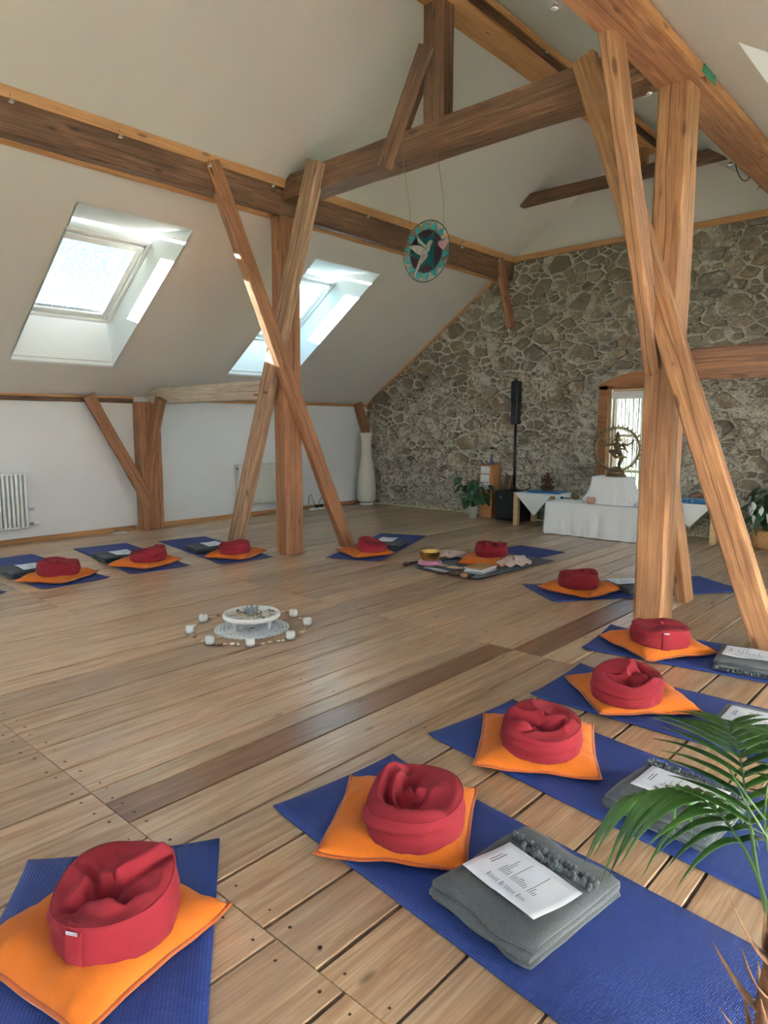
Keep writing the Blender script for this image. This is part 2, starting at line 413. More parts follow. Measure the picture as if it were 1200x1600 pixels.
def glass_mat(name, frost=0.0, tint=(1, 1, 1, 1), gloss=0.08):
    t = NT(name); t.t.nodes.remove(t.p)
    tr = t.n('BsdfTransparent'); tr.inputs[0].default_value = tint
    gl = t.n('BsdfGlossy'); gl.inputs['Roughness'].default_value = 0.05
    mx = t.n('MixShader'); mx.inputs[0].default_value = gloss; t.l(tr.outputs[0], mx.inputs[1]); t.l(gl.outputs[0], mx.inputs[2]); o = mx.outputs[0]
    if frost:
        tl = t.n('BsdfTranslucent'); tl.inputs[0].default_value = (0.005, 0.006, 0.006, 1)
        co = t.coord('Object'); f = t.ramp(t.noise(co, 34.0, 4.0, 0.7), [(0.40, 0.1), (0.58, 1.0)])
        m2 = t.n('MixShader'); t.l(t.math('MULTIPLY', f, frost), m2.inputs[0]); t.l(o, m2.inputs[1]); t.l(tl.outputs[0], m2.inputs[2]); o = m2.outputs[0]
    t.l(o, t.out.inputs['Surface']); return t.m
M['pane'] = glass_mat('window_glass', 0.0, (0.94, 0.98, 0.98, 1)); M['pane_sun'] = glass_mat('sun_protection_glass', 0.0, (0.56, 0.68, 0.72, 1))  # the second glass has a darker tint put in to dim a visible skylight
M['pane_frost'] = glass_mat('dew_covered_window_glass', 0.42, (0.57, 0.59, 0.56, 1))  # real dew, plus a dark tint added to dim this skylight
M['clear'] = glass_mat('clear_glass', 0.0, (0.94, 0.97, 0.97, 1), 0.12)
def stained(name, c, tr=0.35):
    t = NT(name); t.t.nodes.remove(t.p); co = t.coord('Object'); f = t.noise(co, 40.0, 3.0, 0.6, 1.0)
    col = t.ramp(f, [(0.3, tuple(x * 0.75 for x in c[:3]) + (1,)), (0.7, tuple(min(1, x * 1.2) for x in c[:3]) + (1,))])
    a = t.n('BsdfTransparent'); b = t.n('BsdfTranslucent'); d = t.n('BsdfDiffuse'); g = t.n('BsdfGlossy'); g.inputs['Roughness'].default_value = 0.12
    for q in (a, b, d): t.l(col, q.inputs[0])
    m1 = t.n('MixShader'); m1.inputs[0].default_value = 0.5; t.l(b.outputs[0], m1.inputs[1]); t.l(d.outputs[0], m1.inputs[2])
    m2 = t.n('MixShader'); m2.inputs[0].default_value = tr; t.l(m1.outputs[0], m2.inputs[1]); t.l(a.outputs[0], m2.inputs[2])
    m3 = t.n('MixShader'); m3.inputs[0].default_value = 0.05; t.l(m2.outputs[0], m3.inputs[1]); t.l(g.outputs[0], m3.inputs[2])
    t.l(m3.outputs[0], t.out.inputs['Surface']); return t.m
M['crystal'] = stained('lotus_crystal', C(236, 242, 242), 0.5)
M['g_teal'] = stained('light_teal_glass', C(104, 206, 214)); M['g_deep'] = stained('deep_teal_glass', C(8, 120, 128)); M['g_purple'] = stained('plum_glass', C(72, 52, 66))
M['g_white'] = stained('milk_white_glass', C(232, 224, 220), 0.15); M['g_pink'] = stained('pink_glass', C(224, 186, 196), 0.15); M['g_clear'] = stained('pale_clear_glass', C(240, 236, 232), 0.8)
M['lawn'] = plain('meadow_outside', C(96, 122, 70), 0.95, 0.3, 0.3)
# ================================================================== STRUCTURE
random.seed(11)
# ---------------------------------------------------------------- floor of single planks
floor = bpy.data.objects.new('floor', None); link(floor); tag(floor, 'worn wide pine plank floor with dark gaps and nail heads', None, None, 'structure')
MB().box(XL - 0.1, XR_ + 0.1, YN - 0.1, YF + 0.1, -0.12, -0.03).obj('underlay', M['gap'], floor, kind='structure')
nails = MB()
def plank(x0, x1, y0, y1, mat):
    g = 0.0042; w = x1 - x0 - 2 * g + rnd(-0.004, 0.0015) - (0.006 if random.random() < 0.22 else 0); l = y1 - y0 - 0.004
    dz = rnd(-0.0022, 0.0); c = 0.003
    # local x runs along the board
    ys = [0, l]; v = []; f = []
    prof = [(-w / 2, -0.03), (-w / 2, -c), (-w / 2 + c, 0), (w / 2 - c, 0), (w / 2, -c), (w / 2, -0.03)]
    for x in ys: v += [(x, y, z) for y, z in prof]
    f = [(j, j + 1, 6 + j + 1, 6 + j) for j in range(5)] + [tuple(range(6))[::-1], tuple(range(6, 12))]
    o = MB().add(v, f).obj('plank', mat, floor)
    o.location = ((x0 + x1) / 2, y0 + 0.002, dz); o.rotation_euler = (0, 0, PI / 2)
    if x1 - x0 > 0.12:
        for yy in (y0 + 0.05, y1 - 0.05, (y0 + y1) / 2 + 0.04):
            for s in (-0.3, 0.3):
                nx = (x0 + x1) / 2 + s * (x1 - x0) + rnd(-0.015, 0.015); ny = yy + rnd(-0.012, 0.012); r_ = rnd(0.0045, 0.0075)
                b = len(nails.v); nails.add([(nx + r_ * math.cos(a * PI / 3), ny + r_ * math.sin(a * PI / 3), dz + 0.0012) for a in range(6)], [(0, 1, 2, 3, 4, 5)])
MAIN = [-5.22, -4.86, -4.43, -4.12, -3.92, -3.575, -3.36, -3.12, -2.85, -2.595, -2.468, -2.285, -2.02, -1.755, -1.487, -1.254, -0.987, -0.732, -0.615, -0.36, -0.1, 0.16, 0.42, 0.7, 0.95, XR_]
def fill(x, x1, lo=0.2, hi=0.3):
    r_ = [x]
    while x1 - r_[-1] > hi * 1.3: r_.append(r_[-1] + rnd(lo, hi))
    r_.append(x1); return r_
def row(edges, y0, y1, dark=()):
    for a, b in zip(edges[:-1], edges[1:]): plank(a, b, y0, y1, M['plank_dark'] if any(abs(a - d) < 0.01 for d in dark) else M['plank'])
row(MAIN, 1.115, 3.762, (-2.468,))
FAR = fill(-5.22, -2.30, 0.2, 0.27) + [-2.083, -1.87, -1.66, -1.395, -1.15, -0.9] + fill(-0.66, XR_)
row(FAR, 3.762, 6.41, (-2.30,))
row(fill(-5.22, XR_), 6.41, YF, ())
row([-5.22, -4.9, -4.5, -4.16, -3.9, -3.6, -3.35, -3.1, -2.85, -2.585, -2.38, -2.15, -1.9, -1.66, -1.43, -1.152, -0.92, -0.68, -0.45, -0.2, 0.05, 0.3, 0.55, 0.8, XR_], -1.53, 1.115)
row(fill(-5.22, XR_), YN, -1.53)
LEFTX = fill(XL, -5.22, 0.2, 0.3)
row(LEFTX, -0.9, 2.22); row(fill(XL, -5.22), 2.22, 5.2); row(fill(XL, -5.22), 5.2, YF); row(fill(XL, -5.22), YN, -0.9)
nails.obj('nail_heads', M['nail'], floor, kind='stuff')

# ---------------------------------------------------------------- plain walls
def struct(mb, name, mat, label, parent=None):
    o = mb.obj(name, mat, parent); o['kind'] = 'structure'; o['label'] = label; return o
w = MB(); w.box(XL - 0.2, XL, YN - 0.2, YF + 0.2, -0.1, ZK + 0.05); struct(w, 'wall_left', M['wall'], 'low white plastered knee wall under the left skylights')
w = MB(); w.box(XR_, XR_ + 0.2, YN - 0.2, YF + 0.2, -0.1, ZK + 0.05); struct(w, 'wall_right', M['wall'], 'low white plastered knee wall on the right')
ADDED_WIN = [(-5.1, -2.7)]; NZ0, NZ1 = 0.85, 2.25      # unseen window added behind the viewer to brighten the room
w = MB(); w.box(XL - 0.2, XR_ + 0.2, YN - 0.2, YN, -0.1, NZ0)
_xe = [XL - 0.2] + [q for h in ADDED_WIN for q in h] + [XR_ + 0.2]
for _i in range(0, len(_xe), 2): w.prism([(_xe[_i], YN, NZ0), (_xe[_i + 1], YN, NZ0), (_xe[_i + 1], YN, min(NZ1, zl(_xe[_i + 1]) + .05, zr(_xe[_i + 1]) + .05)), (_xe[_i], YN, min(NZ1, zl(_xe[_i]) + .05, zr(_xe[_i]) + .05))], (0, -0.2, 0))
w.prism([(-8.15, YN, NZ1), (0.39, YN, NZ1), (XRG, YN, 5.4)], (0, -0.2, 0)); struct(w, 'wall_near', M['wall'], 'white plastered gable wall behind the viewer')
for _i, (_a, _b) in enumerate(ADDED_WIN):
    _r = bpy.data.objects.new('window_%d' % (12 + _i), None); link(_r); tag(_r, 'wide white framed window in the gable behind the viewer', None, None, 'structure')
    _m = MB()
    for q in ((_a, _a + .07, NZ0, NZ1), (_b - .07, _b, NZ0, NZ1), (_a + .07, _b - .07, NZ0, NZ0 + .07), (_a + .07, _b - .07, NZ1 - .07, NZ1), ((_a + _b) / 2 - .05, (_a + _b) / 2 + .05, NZ0 + .07, NZ1 - .07)): _m.box(q[0], q[1], YN - .13, YN - .07, q[2], q[3], .005)
    _m.obj('frame', M['white'], _r); MB().box(_a + .06, _b - .06, YN - .104, YN - .098, NZ0 + .06, NZ1 - .06).obj('pane', M['pane'], _r)
    _l = bpy.data.lights.new('window_portal', 'AREA'); _l.shape = 'RECTANGLE'; _l.size = _b - _a; _l.size_y = NZ1 - NZ0; _l.cycles.is_portal = True
    _o = bpy.data.objects.new('window_portal', _l); link(_o); _o.location = ((_a + _b) / 2, YN - .25, (NZ0 + NZ1) / 2); _o.rotation_euler = (R(90), 0, 0)

# ---------------------------------------------------------------- roof slopes with skylight openings
def mir(p): return (2 * XRG - p[0], p[1], p[2])
def slope(mb, holes, mirror):
    ys = sorted({YN - 0.2, YF + 0.2, *[q for h in holes for q in h]}); xs = [XL - 0.05, SKX[0], SKX[1], XRG]
    for i in range(3):
        for a, b in zip(ys[:-1], ys[1:]):
            if i == 1 and any(abs(a - h[0]) < 1e-6 for h in holes): continue
            q = [(xs[i], a, zl(xs[i])), (xs[i], b, zl(xs[i])), (xs[i + 1], b, zl(xs[i + 1])), (xs[i + 1], a, zl(xs[i + 1]))]
            if mirror: q = [mir(p) for p in q]
            else: q = q[::-1]
            up = Vector((0, 0, 0.05)); n = len(mb.v)
            mb.add(q + [tuple(Vector(p) + up) for p in q], [(0, 1, 2, 3), (7, 6, 5, 4)])
cl = MB(); slope(cl, L_SKY, False); slope(cl, R_SKY, True)
struct(cl, 'ceiling', M['ceiling'], 'sloping off-white plastered attic ceiling')

# ---------------------------------------------------------------- skylights
U = Vector((WIN_B[0] - WIN_A[0], 0, WIN_B[1] - WIN_A[1])); LU = U.length; U.normalize(); AL = math.atan2(U.z, U.x)
NRM = Vector((-U.z, 0, U.x))
def skylight(idx, y0, y1, mirror, label, frost):
    root = bpy.data.objects.new('window_%d' % idx, None); link(root); tag(root, label, None, None, 'structure')
    def put(mb, name, mat, lab=None):
        if mirror: mb.v = [mir(p) for p in mb.v]; mb.f = [q[::-1] for q in mb.f]
        return mb.obj(name, mat, root, lab)
    def W(u, y, n): return Vector((WIN_A[0], 0, WIN_A[1])) + U * u + NRM * n + Vector((0, y, 0))
    ob, ot = (SKX[0], zl(SKX[0])), (SKX[1], zl(SKX[1])); t = 0.02
    ext = 0.12
    A2 = W(-0.02, 0, ext); B2 = W(LU + 0.02, 0, ext)
    sides = MB()
    for y, s in ((y0, -1), (y1, 1)):
        sides = MB().prism([(ob[0], y, ob[1]), (ot[0], y, ot[1]), (B2.x, y, B2.z), (A2.x, y, A2.z)], (0, s * t, 0)); put(sides, 'side_lining', M['lining'])
    put(MB().prism([(ob[0], y0, ob[1]), (ob[0], y1, ob[1]), (A2.x, y1, A2.z), (A2.x, y0, A2.z)], (-t, 0, -t)), 'sill_lining', M['lining'])
    put(MB().prism([(ot[0], y0, ot[1]), (ot[0], y1, ot[1]), (B2.x, y1, B2.z), (B2.x, y0, B2.z)], (t, 0, t)), 'head_lining', M['lining'])
    def ring(b0, b1, n0, n1):
        mb = MB()
        for u0, u1, a, b in ((b0, b1, y0 + b0, y1 - b0), (LU - b1, LU - b0, y0 + b0, y1 - b0), (b1, LU - b1, y0 + b0, y0 + b1), (b1, LU - b1, y1 - b1, y1 - b0)):
            m = MB().box(u0, u1, a, b, n0, n1, 0.004); mb.add([W(*p) for p in m.v], m.f)
        return mb
    put(ring(0.0, 0.045, -0.01, 0.11), 'frame', M['white'])
    put(ring(0.05, 0.12, 0.015, 0.085), 'sash', M['white'])
    m = MB().box(LU - 0.16, LU - 0.075, y0 + 0.06, y1 - 0.06, -0.025, 0.012, 0.012); put(MB().add([W(*p) for p in m.v], m.f), 'vent_bar', M['white'])
    m = MB().box(0.115, LU - 0.115, y0 + 0.115, y1 - 0.115, 0.045, 0.055); put(MB().add([W(*p) for p in m.v], m.f), 'pane', (M['pane'], M['pane_frost'], M['pane_sun'])[frost])
    ld = bpy.data.lights.new('daylight_portal', 'AREA'); ld.shape = 'RECTANGLE'; ld.size = LU - 0.2; ld.size_y = y1 - y0 - 0.2; ld.cycles.is_portal = True
    lo = bpy.data.objects.new('daylight_portal', ld); link(lo); c = W(LU / 2, (y0 + y1) / 2, 0.13)
    lo.location = mir(c) if mirror else c; lo.rotation_euler = (0, AL if mirror else -AL, 0)
k = 0
LBL = ['skylight in the left slope far behind the viewer', 'skylight in the left slope beside the viewer', 'left slope skylight with dew-covered glass, nearest in view', 'left slope skylight behind the crossed braces, nearer the stone wall']
for (a, b), lb, fr in zip(L_SKY, LBL, (0, 0, 1, 2)):
    k += 1; skylight(k, a, b, False, lb, fr)
LBR = ['right slope skylight farthest behind the viewer', 'right slope skylight behind the viewer', 'right slope skylight beside the viewer', 'right slope skylight just ahead of the viewer', 'right slope skylight whose corner shows at the top right edge', 'right slope skylight just beyond the right post', 'right slope skylight next to the stone wall']
for (a, b), lb in zip(R_SKY, LBR):
    k += 1; skylight(k, a, b, True, lb, 0)

# ---------------------------------------------------------------- stone gable
DX0, DX1, DZT = -4.36, -3.2, 2.0            # door opening, arch rises above DZT
ZST = 3.93
def arch(x): return DZT + 0.17 * (1 - ((x - (DX0 + DX1) / 2) / ((DX1 - DX0) / 2)) ** 2)
far = bpy.data.objects.new('wall_far', None); link(far); tag(far, 'bare rubble stone gable wall with pale lime mortar', None, None, 'structure')
def mortar():
    mb = MB(); nx, nz_ = 150, 62; idx = {}
    xs = np.linspace(XL, XR_, nx + 1); zs = np.linspace(0, ZST, nz_ + 1)
    for i, x in enumerate(xs):
        for j, z in enumerate(zs):
            zz = min(z, zl(x) + 0.03, zr(x) + 0.03)
            d = 0.012 * nz(x * 7, z * 7, 1.3) + 0.008 * nz(x * 19, z * 19, 4.0)
            idx[i, j] = len(mb.v); mb.v.append((x, YF + 0.010 + d, zz))
    for i in range(nx):
        for j in range(nz_):
            xm, zm = (xs[i] + xs[i + 1]) / 2, (zs[j] + zs[j + 1]) / 2
            if DX0 < xm < DX1 and zm < arch(xm) - 0.02: continue
            if zm > max(zl(xm), 0) + 0.15 or zm > zr(xm) + 0.15: continue
            mb.f.append((idx[i, j], idx[i + 1, j], idx[i + 1, j + 1], idx[i, j + 1])); mb.sm.append(True)
    return mb
mortar().obj('mortar', M['mortar'], far)
struct(MB().prism([(XL - 0.2, YF + 0.25, -0.1), (DX0, YF + 0.25, -0.1), (DX0, YF + 0.25, 5.4), (XL - 0.2, YF + 0.25, 5.4)], (0, 0.1, 0)).prism([(DX1, YF + 0.25, -0.1), (XR_ + 0.2, YF + 0.25, -0.1), (XR_ + 0.2, YF + 0.25, 5.4), (DX1, YF + 0.25, 5.4)], (0, 0.1, 0)).prism([(DX0, YF + 0.25, 2.2), (DX1, YF + 0.25, 2.2), (DX1, YF + 0.25, 5.4), (DX0, YF + 0.25, 5.4)], (0, 0.1, 0)), 'wall_core', M['mortar'], 'core of the gable wall', far)
gx0, gx1 = -5.78, 2 * XRG + 5.78
struct(MB().prism([(gx0 - 0.1, YF, ZST), (gx1 + 0.1, YF, ZST), (gx1, YF, zl(gx0) + 0.03), (XRG, YF, zl(XRG) + 0.03), (gx0, YF, zl(gx0) + 0.03)], (0, 0.2, 0)), 'plaster_panel', M['ceiling'], 'white plastered triangle above the stone', far)

def clip(poly, a, b, c):                       # keep a*x + b*z <= c
    out = []
    for i in range(len(poly)):
        p, q = poly[i], poly[(i + 1) % len(poly)]; dp = a * p[0] + b * p[1] - c; dq = a * q[0] + b * q[1] - c
        if dp <= 0: out.append(p)
        if (dp < 0) != (dq < 0) and abs(dp - dq) > 1e-12:
            t = dp / (dp - dq); out.append((p[0] + (q[0] - p[0]) * t, p[1] + (q[1] - p[1]) * t))
    return out
def area(p): return 0.5 * abs(sum(p[i][0] * p[(i + 1) % len(p)][1] - p[(i + 1) % len(p)][0] * p[i][1] for i in range(len(p))))
rg = random.Random(5)
AS = 1.6                                      # stones lie flat: wider than tall
pts = []
PB = np.zeros((6000, 3)); NPB = 0
for rad, tries in ((0.135, 150), (0.095, 700), (0.064, 2600), (0.043, 9000), (0.03, 9000)):
    for _ in range(tries):
        x = rg.uniform(XL, XR_); z = rg.uniform(0.02, ZST)
        if z > zl(x) or z > zr(x) or x > -0.6 and rad < 0.05: continue
        r_ = rad * rg.uniform(0.85, 1.15); q = PB[:NPB]
        if NPB == 0 or np.all(((x - q[:, 0]) / AS) ** 2 + (z - q[:, 1]) ** 2 > (0.84 * (r_ + q[:, 2])) ** 2):
            PB[NPB] = (x, z, r_); NPB += 1; pts.append((x, z, r_))
P = np.array(pts)
stones = []
for i, (x, z, r_) in enumerate(pts):
    poly = [(x - AS * r_ * 2.0, z - r_ * 1.9), (x + AS * r_ * 2.0, z - r_ * 1.9), (x + AS * r_ * 2.0, z + r_ * 1.9), (x - AS * r_ * 2.0, z + r_ * 1.9)]
    d2 = ((P[:, 0] - x) / AS) ** 2 + (P[:, 1] - z) ** 2
    for j in np.argsort(d2)[1:24]:
        qx, qz, qr = pts[j]
        ax, az = (qx - x) / AS ** 2, (qz - z)
        cc = 0.5 * ((qx ** 2 - x ** 2) / AS ** 2 + qz ** 2 - z ** 2 + (r_ ** 2 - qr ** 2))
        poly = clip(poly, ax, az, cc)
        if len(poly) < 3: break
    if len(poly) < 3: continue
    poly = clip(poly, -SLOPE, 1, 7.894 - 0.01); poly = clip(poly, SLOPE, 1, 2.625 - 0.01); poly = clip(poly, 0, -1, -0.005); poly = clip(poly, 0, 1, ZST)
    if len(poly) < 3: continue
    cx = sum(p[0] for p in poly) / len(poly); cz = sum(p[1] for p in poly) / len(poly)
    if DX0 < cx < DX1 and cz < arch(cx): continue
    if any(DX0 - 0.02 < p[0] < DX1 + 0.02 and p[1] < arch(p[0]) + 0.02 for p in poly):
        if cx <= DX0: poly = clip(poly, 1, 0, DX0 - 0.02)
        elif cx >= DX1: poly = clip(poly, -1, 0, -(DX1 + 0.02))
        else: poly = clip(poly, 0, -1, -(max(arch(p[0]) for p in poly if DX0 < p[0] < DX1) + 0.03))
    if len(poly) < 3 or area(poly) < 0.0018: continue
    stones.append((area(poly), poly))
stones.sort(key=lambda s: -s[0])
def stone_geo(poly):
    poly = list(poly); lim = rg.choice((4, 5, 5, 6, 6, 7))
    while len(poly) > lim:                     # quarry stones are angular: drop the least important corners
        w_ = [abs((poly[i][0] - poly[i - 1][0]) * (poly[(i + 1) % len(poly)][1] - poly[i - 1][1]) - (poly[(i + 1) % len(poly)][0] - poly[i - 1][0]) * (poly[i][1] - poly[i - 1][1])) for i in range(len(poly))]
        poly.pop(w_.index(min(w_)))
    cx = sum(p[0] for p in poly) / len(poly); cz = sum(p[1] for p in poly) / len(poly)
    ch = []
    for i in range(len(poly)):                 # cut the corners
        p, q = poly[i], poly[(i + 1) % len(poly)]
        L_ = math.hypot(q[0] - p[0], q[1] - p[1])
        if L_ < 0.012: ch.append(((p[0] + q[0]) / 2, (p[1] + q[1]) / 2)); continue
        for tt in (rg.uniform(0.06, 0.2), rg.uniform(0.8, 0.94)):
            jn = rg.uniform(-0.05, 0.07) * L_; ch.append((p[0] + (q[0] - p[0]) * tt - (q[1] - p[1]) / L_ * jn, p[1] + (q[1] - p[1]) * tt + (q[0] - p[0]) / L_ * jn))
    if len(ch) > 12: ch = ch[::2] if len(ch) > 16 else ch
    gap = rg.uniform(0.001, 0.007); h = rg.uniform(-0.009, 0.030); n = len(ch); v = []; f = []
    sz = math.sqrt(area(poly)); tx, tz = rg.uniform(-0.12, 0.12), rg.uniform(-0.14, 0.1)
    def ins(p, d): dx, dz_ = cx - p[0], cz - p[1]; L_ = math.hypot(dx, dz_) + 1e-6; d = min(d, L_ * 0.45); return (p[0] + dx / L_ * d, p[1] + dz_ / L_ * d)
    for p in ch:
        q = ins(p, gap); v.append((q[0] - cx, 0.03, q[1] - cz))
    for p in ch:
        q = ins(p, gap + 0.012 + rg.uniform(0, 0.06) * sz); hh = h * rg.uniform(0.7, 1.1)
        v.append((q[0] - cx, -hh + tx * (q[0] - cx) + tz * (q[1] - cz), q[1] - cz))
    v.append((rg.uniform(-0.1, 0.1) * sz, -h - rg.uniform(0, 0.008), rg.uniform(-0.1, 0.1) * sz))
    for i in range(n):
        j = (i + 1) % n; f.append((i, j, n + j, n + i)); f.append((n + i, n + j, 2 * n))
    return (cx, cz), v, f
def tint():
    u = rg.random()
    if u < 0.5: c = (rg.uniform(0.72, 1.02),) * 3; return (c[0], c[1] * 0.98, c[2] * 0.95)
    if u < 0.75: s = rg.uniform(0.7, 1.15); return (s * 1.05, s * 0.96, s * 0.80)
    if u < 0.9: s = rg.uniform(0.55, 0.75); return (s, s * 0.98, s * 0.98)
    s = rg.uniform(0.95, 1.15); return (s, s * 0.94, s * 0.84)
def add_tint(me, cols):
    a = me.color_attributes.new('tint', 'FLOAT_COLOR', 'POINT'); a.data.foreach_set('color', np.array(cols, dtype=np.float32).ravel())
# the three hundred that show largest become parts; those in view of the photograph first
vis = [s for s in stones if -9.0 < s[1][0][0] < -1.9]; oth = [s for s in stones if not -9.0 < s[1][0][0] < -1.9]
big, rest = vis[:300], vis[300:] + oth
for ar, poly in big:
    (cx, cz), v, f = stone_geo(poly); mb = MB().add(v, f); o = mb.obj('stone', M['stone'], far); o.location = (cx, YF, cz)
    add_tint(o.data, [tint() + (1,)] * len(v) if 0 else [c for c in [tint() + (1,)] for _ in v])
mb = MB(); cols = []
for ar, poly in rest:
    (cx, cz), v, f = stone_geo(poly); mb.add([(p[0] + cx, p[1] + YF, p[2] + cz) for p in v], f); cols += [tint() + (1,)] * len(v)
o = mb.obj('rubble', M['stone'], far, kind='stuff'); add_tint(o.data, cols)

# ---------------------------------------------------------------- arched door in the gable
door = bpy.data.objects.new('door_1', None); link(door); tag(door, 'arched wooden door frame with glazed door behind a string curtain', None, None, 'structure')
fr = MB(); fw = 0.13
fr.box(DX0, DX0 + fw, YF - 0.03, YF + 0.13, 0, DZT, 0.006); fr.obj('jamb', M['door_wood'], door)
fr = MB(); fr.box(DX1 - fw, DX1, YF - 0.03, YF + 0.13, 0, DZT, 0.006); fr.obj('jamb', M['door_wood'], door)
n = 14; top = [(DX0 + (DX1 - DX0) * i / n, arch(DX0 + (DX1 - DX0) * i / n)) for i in range(n + 1)]
MB().prism([(x, YF - 0.03, z) for x, z in top] + [(DX1, YF - 0.03, DZT - 0.06), (DX0, YF - 0.03, DZT - 0.06)], (0, 0.16, 0)).obj('arched_head', M['door_wood'], door)
ix0, ix1, iz = DX0 + fw, DX1 - fw, DZT - 0.06
for a, b, c_, d, nm in ((ix0, ix0 + 0.06, 0, iz, 'stile'), (ix1 - 0.06, ix1, 0, iz, 'stile'), (ix0 + 0.06, ix1 - 0.06, iz - 0.05, iz, 'rail'), (ix0 + 0.06, ix1 - 0.06, 0, 0.18, 'rail'), (ix0 + 0.06, ix1 - 0.06, 1.28, 1.32, 'glazing_bar'), (ix0 + 0.06, ix1 - 0.06, 0.78, 0.82, 'glazing_bar'), ((ix0 + ix1) / 2 - 0.03, (ix0 + ix1) / 2 + 0.03, 0.18, iz - 0.05, 'glazing_bar')):
    MB().box(a, b, YF + 0.13, YF + 0.19, c_, d, 0.005).obj(nm, M['door_wood'], door)
MB().box(ix0 + 0.05, ix1 - 0.05, YF + 0.155, YF + 0.162, 0.15, iz - 0.04).obj('pane', M['pane'], door)
ld = bpy.data.lights.new('door_portal', 'AREA'); ld.shape = 'RECTANGLE'; ld.size = ix1 - ix0; ld.size_y = iz; ld.cycles.is_portal = True
lo = bpy.data.objects.new('door_portal', ld); link(lo); lo.location = ((ix0 + ix1) / 2, YF + 0.3, iz / 2); lo.rotation_euler = (R(-90), 0, 0)
# string curtain
cu = thing('string_curtain', 'white string curtain hanging in the arched doorway', 'curtain', ((ix0 + ix1) / 2, YF + 0.07, 0))
MB().box(-(ix1 - ix0) / 2 + 0.01, (ix1 - ix0) / 2 - 0.01, -0.006, 0.006, iz - 0.13, iz - 0.02, 0.004).obj('header_tape', M['linen'], cu)
random.seed(3)
for i in range(46):
    x = -(ix1 - ix0) / 2 + 0.02 + (ix1 - ix0 - 0.04) * i / 45 + rnd(-0.006, 0.006); d = rnd(-0.025, 0.025)
    pts_ = [(x + d * s + 0.004 * math.sin(9 * s + i), rnd(-0.004, 0.004), iz - 0.12 - s * (iz - 0.2)) for s in (0, 0.25, 0.5, 0.75, 1)]
    MB().tube(pts_, rnd(0.004, 0.0085), 5).obj('strand', M['linen'], cu)
# ground outside
MB().box(-120, 120, -120, 120, -6.2, -6.0).obj('lawn', M['lawn'])['kind'] = 'structure'
bpy.data.objects['lawn']['label'] = 'green meadow outside the building'

# ---------------------------------------------------------------- skirting and battens
def bat(name, label, x0, x1, y0, y1, z0, z1, parent=None):
    o = MB().box(0, y1 - y0 if (y1 - y0) > (x1 - x0) else x1 - x0, -0.5 * (x1 - x0 if (y1 - y0) > (x1 - x0) else y1 - y0), 0.5 * (x1 - x0 if (y1 - y0) > (x1 - x0) else y1 - y0), -(z1 - z0) / 2, (z1 - z0) / 2, 0.003).obj(name, M['batten'])
    if (y1 - y0) > (x1 - x0): o.location = ((x0 + x1) / 2, y0, (z0 + z1) / 2); o.rotation_euler = (0, 0, PI / 2)
    else: o.location = (x0, (y0 + y1) / 2, (z0 + z1) / 2)
    o['kind'] = 'structure'; o['label'] = label; return o
bat('baseboard_left', 'brown wooden skirting board along the left knee wall, before the wall post', XL, XL + 0.025, YN, 4.68, 0, 0.065)
bat('baseboard_left', 'brown wooden skirting board along the left knee wall, beyond the wall post', XL, XL + 0.025, 5.06, YF - 0.02, 0, 0.065)
bat('baseboard_right', 'wooden skirting board along the right knee wall', XR_ - 0.025, XR_, YN, YF - 0.02, 0, 0.065)
bat('trim_1', 'pine batten on top of the left knee wall, before the wall post', XL - 0.01, XL + 0.03, YN, 4.72, ZK - 0.05, ZK + 0.0)
bat('trim_2', 'pine batten on top of the left knee wall, beyond the wall post', XL - 0.01, XL + 0.03, 5.05, YF - 0.02, ZK - 0.05, ZK + 0.0)
bat('trim_3', 'pine batten along the top of the stone wall', gx0, gx1, YF - 0.035, YF, ZST - 0.03, ZST + 0.05)
def sl_batten(name, label, xa, xb, mirror):
    dx = 0.02; q = [(xa, YF - 0.03, zl(xa) - 0.045), (xb, YF - 0.03, zl(xb) - 0.045), (xb, YF - 0.03, zl(xb) + 0.0), (xa, YF - 0.03, zl(xa) + 0.0)]
    if mirror: q = [mir(p) for p in q]
    o = MB().prism(q, (0, 0.03, 0)).obj(name, M['batten']); o['kind'] = 'structure'; o['label'] = label
sl_batten('trim_4', 'thin pine batten along the left sloping edge of the stone wall', XL + 0.02, -6.05, False)
sl_batten('trim_5', 'thin pine batten along the right sloping edge of the stone wall', XL + 0.02, -6.05, True)
